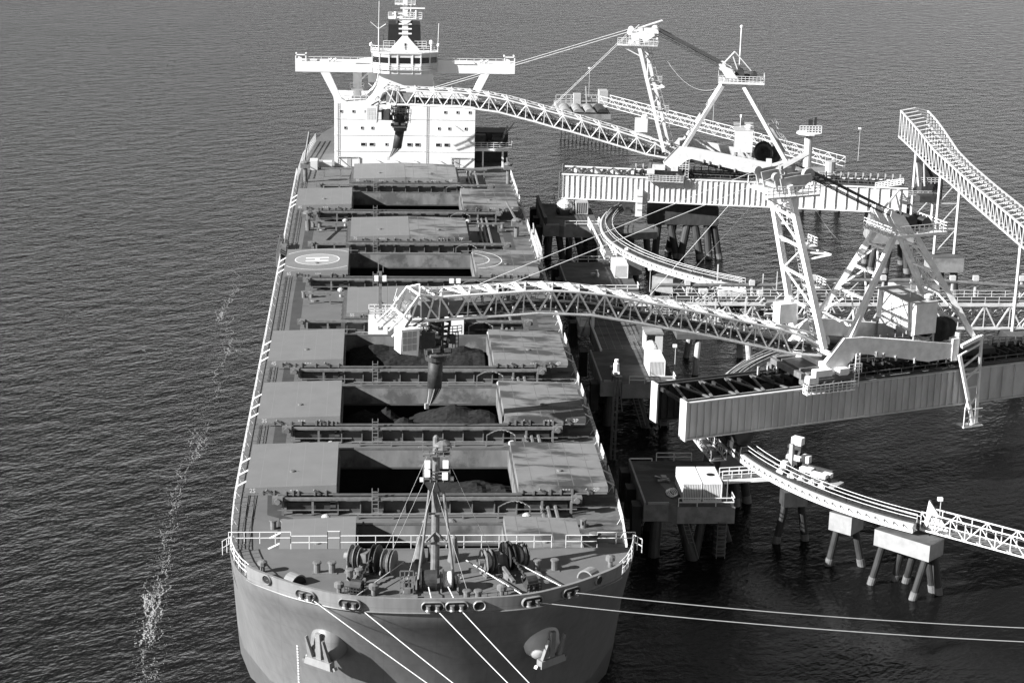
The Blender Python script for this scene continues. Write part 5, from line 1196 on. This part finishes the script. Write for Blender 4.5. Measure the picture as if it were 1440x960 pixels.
b = MB(); b.box((37.2,90.6,7),(40,90.8,10)); b.box((37.2,87,7),(37.4,90.8,10)); b.box((39.8,87,7),(40,90.8,10)); b.box((38.8,87,7),(39.8,87.2,10)); b.build('shed_wall', 'white_dull', sh, off=(38.5,88.5,7))
b = MB(); b.box((37.1,86.8,10),(40.1,91,10.15)); b.build('shed_roof', 'concrete', sh, off=(38.5,88.5,7))
tk = empty('towable_tank', (37.8,84.5,7), label='white round tank on a wheeled trailer between the shed and the ribbed container', cat='tank trailer')
b = MB(); b.lathe((37.8,82.9,8.6),[(.1,0),(.75,.15),(.95,.5),(.95,2.4),(.75,2.8),(.1,2.95)],14,'y'); b.build('tank', 'rail_white', tk, off=(37.8,84.5,7))
b = MB(); b.box((36.9,83,7.5),(38.7,86,7.8)); b.build('trailer_frame', 'dark_steel', tk, off=(37.8,84.5,7))
for x in (36.7,38.6):
    b = MB(); b.tube((x,84,7.5),(x+.25,84,7.5),.5,n=14); b.build('wheel', 'belt_rubber', tk, off=(37.8,84.5,7))
vh = empty('platform_machine', (33.4,187.4,7), label='white rounded machine on black wheels left of the ribbed container on the farthest platform', cat='machine')
vo = (33.4,187.4,7)
b = MB(); b.lathe((33.4,187.6,8.0),[(1.5,0),(1.75,.5),(1.5,1.3),(.9,1.8),(.2,2.0)],16); b.box((32.6,188.4,9.6),(34.2,190,11.2)); b.build('machine_body', 'rail_white', vh, off=vo)
for x in (31.9,34.5):
    for y in (186.6,189):
        b = MB(); b.tube((x,y,7.65),(x+.5,y,7.65),.65,n=14); b.build('wheel', 'belt_rubber', vh, off=vo)
b = MB(); b.bar((31.8,187,8),(31.6,187,10.6),.15); b.bar((31.6,187,10.6),(33,188,11),.15); b.bar((31.8,187,8),(31.2,188,11),.12); b.build('machine_boom', 'grey_steel', vh, off=vo)
# loose gear on platforms
b = MB(); b.bar((30.9,29.5,7.2),(32.6,27.6,7.2),.3); b.bar((31.0,27.6,7.3),(32.6,28.3,7.3),.25); b.box((31.6,28.2,7.02),(32.3,29.1,7.6)); solo(b, 'tool_pile', 'winch_metal', (31.8,28.4,7), label='metal bars and gear lying left of the two containers', cat='tools')
b = MB(); pts = [(32.0+.5*math.cos(t*.7)+.02*t, 23.6+1.4*math.sin(t*.7), 7.05+.01*t) for t in range(30)]; b.path(pts, .06, 5); solo(b, 'hose_coil', 'cable_pale', (32,23.6,7), label='pale hose coiled on the deck at the left container of the nearest platform', cat='hose')
b = MB(); b.path([(38.9,20.2,7),(38.9,20.2,10.4)], .07, 6); solo(b, 'handrail_post', 'grey_steel', (38.9,20.2,7), label='thin post at the right front corner of the nearest platform', cat='post')
# quick release hook stands on platforms
for x, y, lb in ((31.5,77.6,'mooring hook on the long platform left of the ribbed container'),(34.6,135,'mooring hook on the platform left of the striped container')):
    b = MB(); b.lathe((x,y,7),[(.5,0),(.4,.6),(.25,.8),(.25,1.3)],10); b.bar((x,y,7.6),(x-1.1,y-.6,7.7),.3); solo(b, 'mooring_hook', 'winch_metal', (x,y,7), label=lb, cat='mooring hook')
# spar with lamp between platform and ship
ms = empty('marker_mast', (28.6,56,0), label='slim dark twin-post mast with a white lamp, between cover 4P and the long platform', cat='mast')
b = MB(); b.bar((28.3,56,0),(28.5,56,13.2),.28); b.bar((28.9,56,0),(29.0,56,13.2),.28)
for k in range(14): b.bar((28.3,56,.6+.95*k),(28.95,56,.6+.95*k),.1)
b.bar((29.1,56,12.6),(29.8,56.5,7.2),.1); b.build('mast_post', 'grey_steel', ms, off=(28.6,56,0))
b = MB(); b.box((28.2,55.5,13.2),(29.1,56.4,13.5)); b.lathe((28.65,56,13.5),[(.42,0),(.42,1.2),(.2,1.4),(.3,1.5),(.3,1.8)],12); b.build('lamp', 'rail_white', ms, off=(28.6,56,0))
b = MB(); b.box((28.0,55.3,12.8),(29.5,56.5,13.0)); b.bar((28,55.3,12.2),(28,55.3,13.8),.15); b.build('mast_bracket', 'dark_steel', ms, off=(28.6,56,0))
# lamp posts
def lamp(x, y, z0, h, label):
    r_ = empty('lamp_post', (x, y, z0), label=label, cat='lamp post', group='lamp posts of the berth')
    b = MB(); b.tube((0,0,0),(0,0,h),.09,.06,n=6); b.build('post', 'container_grey', r_)
    b = MB(); b.cbox((-.15,-.1,h+.2),(.6,.45,.42)); b.bar((0,0,h-.2),(0,0,h+.3),.14); b.build('lamp_head', 'rail_white', r_)
lamp(40.2,75,5.5,6.0,'lamp post right of the ribbed container on the long platform')
lamp(63.2,8.6,7.4,4.4,'lamp post at the start of the truss footbridge by the white fin')
lamp(40.9,141.5,5.5,5.0,'lamp post right of the striped container beyond the near boom')
lamp(43.0,124.5,7,4.0,'lamp post between the striped container and the walkway machinery')
lamp(107.6,237,9,7.5,'lamp post on the far jetty left of the gallery head')
lamp(80.5,282,8.6,7.5,'lamp post on the distant footbridge left of the far frame')
lamp(53.5,330,7,9,'lamp post on the distant dolphin above the far boom')
lamp(66,95,11.4,4.4,'lamp post on the trestle left of the near loader frame')
# ---- footbridges between the platforms
def footbridge(p, q, w, h, label, m_='rail_white', step=1.8, name='truss_footbridge', dbl=False):
    p = Vector(p); q = Vector(q); d = (q-p); L_ = d.length; d.normalize(); r_ = d.cross(Vector((0,0,1))).normalized(); up = Vector((0,0,1))
    root = empty(name, tuple(p), label=label, cat='footbridge', group='truss footbridges'); n = max(2, round(L_/step))
    b = MB(); dk_ = MB()
    for sx in (-1, 1):
        o = r_*(sx*w/2); b.bar(p+o, q+o, .16); b.bar(p+o+up*h, q+o+up*h, .14)
        if dbl: b.bar(p+o+up*h*.5, q+o+up*h*.5, .1)
        for k in range(n+1):
            a = p+d*(L_*k/n)+o; b.bar(a, a+up*h, .1)
            if k < n: 
                c_ = p+d*(L_*(k+1)/n)+o; b.bar(a if k % 2 else a+up*h, c_+up*h if k % 2 else c_, .1)
    for k in range(n+1):
        a = p+d*(L_*k/n); b.bar(a-r_*w/2, a+r_*w/2, .12)
        if k < n: c_ = p+d*(L_*(k+1)/n); b.bar(a-r_*w/2, c_+r_*w/2, .08)
    b.build('bridge_truss', m_, root, off=p)
    dk_.bar(p+up*.12, q+up*.12, w*.55, .06, ); dk_.build('walkway_deck', 'grey_steel', root, off=p)
    return root
footbridge((40.4,35.4,7.3),(38.2,49,8.0),2.2,1.3,'short steep white footbridge leaving the nearest platform under the girder ends')
footbridge((38.6,147,7.2),(38.3,175.8,7.4),2.2,1.5,'long white footbridge between the striped container platform and the farthest platform')
footbridge((61.6,9.6,7.9),(78,-4,7.6),2.0,2.3,'white truss footbridge leading away from the large pale pier cap and the white fin', step=2.0, dbl=True)
footbridge((57,321,7.6),(88.5,264,7.6),3.4,2.4,'long pale lattice footbridge on the far side, left part, from the distant dolphin', 'loader_white', 3.0, dbl=True)
footbridge((88.5,263,7.6),(103,236,7.6),3.4,2.4,'far lattice footbridge, right part, behind the far loader house', 'loader_white', 3.0, dbl=True)
b = MB(); b.rail([(39.6,30,7.1),(47.5,30.2,7.5)],1.1,1.4,.09,2); b.rail([(39.8,28.8,7.1),(47.5,29,7.5)],1.1,1.4,.09,2); b.bar((39.6,28.7,6.7),(47.5,28.9,7.1),.2,.5); b.bar((39.6,30.0,6.8),(47.5,30.2,7.2),.15,.3); lw_ = empty('level_walkway', (43.5,29.5,6.6), cat='walkway', label='level white railed walkway from the nearest platform to the near curved runway')
b.build('walkway_railing', 'rail_white', lw_, off=(43.5,29.5,6.6)); b = MB(); b.bar((39.6,29.4,6.98),(47.4,29.6,7.38),1.1,.08); b.build('walkway_deck', 'grey_steel', lw_, off=(43.5,29.5,6.6))
b = MB(); b.prism([(61.4,9.4,7.4),(64.6,7.0,7.4),(62.2,10.2,11.2)],(0.15,.25,0)); b.prism([(61.4,9.4,7.4),(62.2,10.2,11.2),(62.4,10.4,11.1),(62.9,9.2,7.4)],(0.15,.1,0)); solo(b, 'end_stop_fin', 'white_dull', (62.5,9,7.4), label='white triangular fin at the end of the near curved runway', cat='end stop')
# ---- trestle with conveyor and pipe between the loaders
ts = empty('conveyor_trestle', (75,103,7), label='long cluttered white steel trestle with a dark pipe on posts, behind the near loader', cat='trestle')
to = (75,103,7); TL = lambda mb, n, m_: mb.build(n, m_, ts, off=to)
b = MB()
for y in (100.5,104.5):
    b.bar((46,y,11.4),(118,y,11.4),.45,.5); b.bar((46,y,7.3),(118,y,7.3),.35,.4)
    for k in range(17):
        x = 46+4.4*k; b.bar((x,y,7.3),(x+2.2,y,11.3),.22); b.bar((x+2.2,y,11.3),(x+4.4,y,7.3),.22); b.bar((x+2.2,y,7.3),(x+2.2,y,11.3),.12)
for k in range(34): b.bar((46+2.2*k,100.5,11.4),(46+2.2*k,104.5,11.4),.2)
TL(b, 'trestle_truss', 'loader_white')
b = MB(); b.box((44,101.2,11.7),(118,102.6,11.9)); b.box((44,102.9,11.7),(118,104.2,11.8)); TL(b, 'trestle_belt', 'belt_rubber')
b = MB(); b.rail([(44,100.4,11.6),(118,100.4,11.6)],1.2,2.4,.055,2); b.rail([(44,104.6,11.6),(118,104.6,11.6)],1.2,2.4,.055,2); b.rail([(40,108,7.2),(62,108,7.2)],1.2,1.4,.08,3); b.rail([(38,112,7.2),(50,112,7.2)],1.2,1.4,.08,3); TL(b, 'trestle_railing', 'rail_white')
b = MB(); pp = [(40.6,105,9),(40.6,105,12.6),(41.6,105,13.4),(61.5,105,13.5),(64.5,105,14.4),(90,105,14.4),(118,103,13.0)]; b.path(pp, .32, 10); TL(b, 'pipeline', 'grey_steel')
b = MB()
for x in (46.5,57.5,68,80,86,92,96,104): b.bar((x,104.9,8),(x,104.9,14.2 if x > 63 else 13.2),.3); b.cbox((x,104.9,14.9 if x > 63 else 13.9),(.9,.7,.8))
TL(b, 'pipe_post', 'white_dull')
b = MB()
for k in range(110):                              # clutter of platforms, braces and ducts
    x = U(46,76); y = U(97,110); z = U(7.4,13.2); l = U(.8,3.6); dr = random.choice([(1,0,0),(1,0,.25),(0,1,0),(.7,0,.7),(-.6,0,.8),(0,0,1)])
    v = Vector(dr).normalized()*l; b.bar((x,y,z),Vector((x,y,z))+v,U(.08,.2))
for k in range(14):
    x = U(46,70); y = U(98,109); z = U(7.2,12); b.cbox((x,y,z),(U(.5,2.6),U(.5,1.4),U(.3,1.0)))
TL(b, 'trestle_steelwork', 'loader_white')
b = MB()
for k in range(26):
    x = U(46,74); y = U(97,110); z = U(7.0,11); b.cbox((x,y,z),(U(.6,4),U(.4,1.4),U(.3,1.2)))
TL(b, 'trestle_equipment', 'dark_steel')
b = MB()
for x, lx in ((48,-1),(56,1),(66,-1),(76,1),(92,-1),(108,1)):
    for y, ly in ((99,-1.6),(106,1.6)): b.tube((x,y,7),(x+lx*.8,y+ly,-1),.55,n=10)
TL(b, 'trestle_pile', 'pile_pale')
b = MB(); b.box((44,97.8,6.0),(74,108.4,6.9)); TL(b, 'service_deck', 'concrete_deck')
b = MB(); b.rail([(46.5,96.6,11.5),(50,96.6,13.4)],1.1,.7,.1,2); b.rail([(50,96.6,13.4),(55,96.6,13.4)],1.1,.9,.1,3); b.bar((50,96.6,7),(50,96.6,13.4),.2); b.bar((55,96.6,7),(55,96.6,13.4),.2); b.bar((63,99,7),(63,99,15.2),.25); b.bar((64.2,99,7),(64.2,99,15.2),.25)
for k in range(8): b.bar((63,99,7.6+k),(64.2,99,8.1+k),.12)
TL(b, 'stair_tower', 'loader_white')
# white walkway and bulky sacks left of trestle
b = MB(); b.bar((37.5,113,7.8),(46,106,9.8),1.6,.3); b.rail([(37.0,112.4,7.9),(45.5,105.4,9.9)],1.1,.8,.1,2); b.rail([(38,113.7,7.9),(46.5,106.7,9.9)],1.1,.8,.1,2); solo(b, 'sloping_gangway', 'loader_grey', (38,113,7.6), label='short sloping gangway from the long platform up to the cluttered trestle', cat='gangway')
# ---- gallery high on the right
gl = empty('conveyor_gallery', (102,170,7), label='high white lattice conveyor gallery on tall legs, above and beyond the near loader', cat='conveyor gallery')
go = (102,170,7); GL = lambda mb, n, m_, par=gl: mb.build(n, m_, par, off=go)
gx = lambda y: 100.2 + (0 if y > 150 else (150-y)*.02)
T_Z = [(40,23.0),(60,23.7),(100,25.4),(125,26.6),(150,28.2),(163,30.0),(178,31.6)]
zt = lambda y: lerp_table(T_Z, y)
zbm = lambda y: zt(y)-3.3-(2.0*max(0,(y-140)/36))
wdt = lambda y: 4.0 + 1.6*max(0, min(1,(y-140)/30))
b = MB(); c = MB()
Y = [176-2.35*k for k in range(58)]
for a, d_ in zip(Y, Y[1:]):
    for sx in (0, 1):
        xa, xb = gx(a)+sx*wdt(a), gx(d_)+sx*wdt(d_); b.bar((xa,a,zt(a)),(xb,d_,zt(d_)),.26); b.bar((xa,a,zbm(a)),(xb,d_,zbm(d_)),.26); b.bar((xa,a,zt(a)),(xa,a,zbm(a)),.13)
        b.bar((xa,a,zt(a)),(xb,d_,zbm(d_)),.11)
        if sx: b.bar((xa,a,(zt(a)+zbm(a))/2),(xb,d_,(zt(d_)+zbm(d_))/2),.08)
    x0, x1 = gx(a), gx(a)+wdt(a); b.bar((x0,a,zt(a)),(x1,a,zt(a)),.15)
    xm = (x0+x1)/2; b.bar((x0,a,zt(a)),(xm,a-.5,zt(a)+.7),.14); b.bar((xm,a-.5,zt(a)+.7),(x1,a,zt(a)),.14); b.bar((x0,a,zbm(a)),(x1,a,zbm(a)),.2)
    c.bar((gx(a)+1.7,a,zbm(a)+.9),(gx(d_)+1.7,d_,zbm(d_)+.9),2.4,.25)
GL(b, 'gallery_truss', 'white_dull'); GL(c, 'gallery_belt', 'dark_steel')
b = MB()
for a, d_ in zip(Y, Y[1:]): b.bar((gx(a)+3.2,a,zbm(a)+.4),(gx(d_)+3.2,d_,zbm(d_)+.4),1.0,.1); b.bar((gx(a)+2.7,a,zbm(a)+1.5),(gx(d_)+2.7,d_,zbm(d_)+1.5),.08)
GL(b, 'gallery_walkway', 'grey_steel')
for (y, zb_, x0, x1) in ((163,11.7,100.4,104.6),(152,7.5,102.4,106.4),(99,7.2,101.2,105.4)):
    for x in (x0, x1):
        b = MB(); b.tube((x,y,zb_),(x,y,zbm(y)),.3,n=8); GL(b, 'gallery_leg', 'white_dull')
    b = MB(); z = zb_; 
    while z+5 < zbm(y): b.bar((x0,y,z),(x1,y,z+5),.14); b.bar((x1,y,z),(x1,y,z+.1),.1); b.bar((x0,y,z+5),(x1,y,z+5),.16); z += 5
    GL(b, 'leg_bracing', 'white_dull')
b = MB(); b.box((100.6,158,17),(104.8,166,23.5)); b.tube((102.5,160,24),(102.5,164,24),1.0,n=10); b.box((99.6,155,17),(103.5,158,18.2)); GL(b, 'transfer_chute', 'dark_steel')
b = MB(); b.rail([(98,158,17.4),(104,158,17.4)],1.2,1,.1,3); b.rail([(99,156.5,20.4),(103.5,156.5,20.4)],1.2,.8,.1,3); b.rail([(93.5,166,17.4),(97.5,160,19.6)],1.1,.8,.14,3); b.bar((93.5,166,17.4),(97.5,160,19.6),.9,.12); b.bar((99,157,24.4),(99.5,156,20),.3); b.bar((100.4,157,24.4),(100.6,156,20),.2); GL(b, 'transfer_platform', 'white_dull')
pier(104.4,151.5,6.2,5.6,0,4.6,7.4,[(-1.8,-1.6,-.6,-1.4,.75),(1.6,-1.6,.6,-1.4,.75),(0,1.6,.2,1.6,.75)],'square grey pier under the gallery leg beyond the near loader frame', 'concrete')
pier(103.3,98.5,7.5,5.6,0,4.6,7.2,[(-2.4,-1.6,-.6,-1.4,.75),(2.4,-1.6,.6,-1.4,.75),(0,1.6,.2,1.6,.75)],'square grey pier with railings at the foot of the right gallery legs', 'pile_steel')
for X_, lb in ((84,'left'),(89,'right')):
    pass
pier(92,128,8,5,.1,6.4,8.2,[(-3,-1.6,-2.2,-2.4,.8),(-.8,-1.6,-1.0,-2.6,.8),(1.4,-1.6,-1.6,-2.4,.8),(3,-1.6,1.0,-2.0,.8),(3.4,1.4,2.0,1,.8)],'pier on pale raked piles seen through the legs of the near loader frame', 'pile_pale')
# ---- distant dolphin and frame on the far side
fdp = empty('distant_dolphin', (50.5,321,0), label='distant platform with low rounded arches beyond the far boom, standing on many thin piles', cat='dolphin')
fo_ = (50.5,321,0); FD = lambda mb, n, m_: mb.build(n, m_, fdp, off=fo_)
b = MB(); b.box((44,311,5.2),(57.6,333,6.6)); FD(b, 'dolphin_deck', 'concrete')
for k in range(4):
    b = MB(); x = 45.6+3.2*k
    n = 10; b.prism([(x-1.6,311,7)]+[(x+1.5*math.cos(math.pi*(1-q/n)), 311, 6.7+1.3*math.sin(math.pi*q/n)) for q in range(n+1)]+[(x+1.6,311,7)],(0,9,0)); FD(b, 'storage_arch', 'concrete' if k < 3 else 'dark_steel')
b = MB(); b.rail([(44.2,329,6.6),(57,329,6.6)],2.2,1.4,.2,2); b.box((49,327,6.6),(51,329,9.4)); b.box((56,326,6.6),(58.4,330,10.4)); b.bar((52.6,327,6.6),(52.2,327,11.6),.3); FD(b, 'dolphin_gear', 'container_grey')
for k in range(18):
    b = MB(); x = 44+1.0*k; b.tube((x,309.5-k*.5,5.2),(x,309.5-k*.5,-1),.22,n=6); FD(b, 'thin_pile', 'dark_steel')
b = MB(); b.bar((44,309.5,5.0),(61.5,300.6,5.0),.8,.6); FD(b, 'pile_beam', 'dark_steel')
fp = empty('distant_jetty_tower', (93.5,228,0), label='distant white column with a round platform on top, right of the far loader frame', cat='column')
fpo = (93.5,228,0)
b = MB(); b.tube((93,226,8),(93,226,17.2),.95,n=14); b.build('column_shaft', 'white_dull', fp, off=fpo)
b = MB(); b.lathe((93,226,17.2),[(1.2,0),(2.9,.15),(2.9,.45),(1,.6)],14); b.rail([(90.6,225,17.7),(95.6,225,17.7)],1.6,.7,.14,3); b.build('column_platform', 'rail_white', fp, off=fpo)
b = MB(); b.box((92.6,225.5,17.7),(93.6,226.5,20.6)); b.box((94,225.5,17.7),(94.5,226,21.2)); b.build('column_aerial', 'dark_steel', fp, off=fpo)
b = MB(); b.box((86,222,5.8),(101,236,7.6)); b.build('jetty_slab', 'concrete', fp, off=fpo)
for x in (87.5,91,95,99.4):
    b = MB(); b.tube((x,223,5.8),(x+.5,222,-1),.7,n=10); b.build('pile', 'pile_steel', fp, off=fpo)
b = MB(); b.rail([(86.2,222.2,7.6),(100.8,222.2,7.6)],1.2,1.6,.14,2); b.tube((98,224,7.6),(98,224,11.4),1.2,n=12); b.box((88,224,7.6),(91,226,9)); b.build('jetty_gear', 'container_grey', fp, off=fpo)
# gas/utility jetty right edge pieces behind near girder (dark buildings)
b = MB(); b.box((93,84,5.5),(97,88,9.5)); b.prism([(89.5,84,9.2),(93,84,9.2),(93,84,6)],(0,3,0)); b.rail([(93,84,9.5),(97,84,9.5)],1.1,1,.1,2); b.rail([(89.5,84,9.3),(93,84,9.3)],1.2,1,.1,2)
solo(b, 'service_block', 'pile_steel', (94,86,5.5), label='dark box-like service block with railings just right of the near loader frame', cat='service block')
for k, (x, y) in enumerate(((20.5,-60),(84,-20))):
    pier(x, y, 8, 8, 0, 4.4, 6.4, [(-2.5,-2.5,-1,-1,.6),(2.5,-2.5,1,-1,.6),(-2.5,2.5,-1,1,.6),(2.5,2.5,1,1,.6)], ('mooring pier ahead of the bow where the four crossing bow ropes end' if k == 0 else 'mooring pier where the two long near-level bow ropes end'), group='mooring piers')

pier(108,64,10,10,.35,6.5,11.6,[(-3.5,-3.5,-1,-1,.7),(3.5,-3.5,1,-1,.7),(-3.5,3.5,-1,1,.7),(3.5,3.5,1,1,.7)],'pier carrying the landward end of the near girder bridge', 'pile_steel')
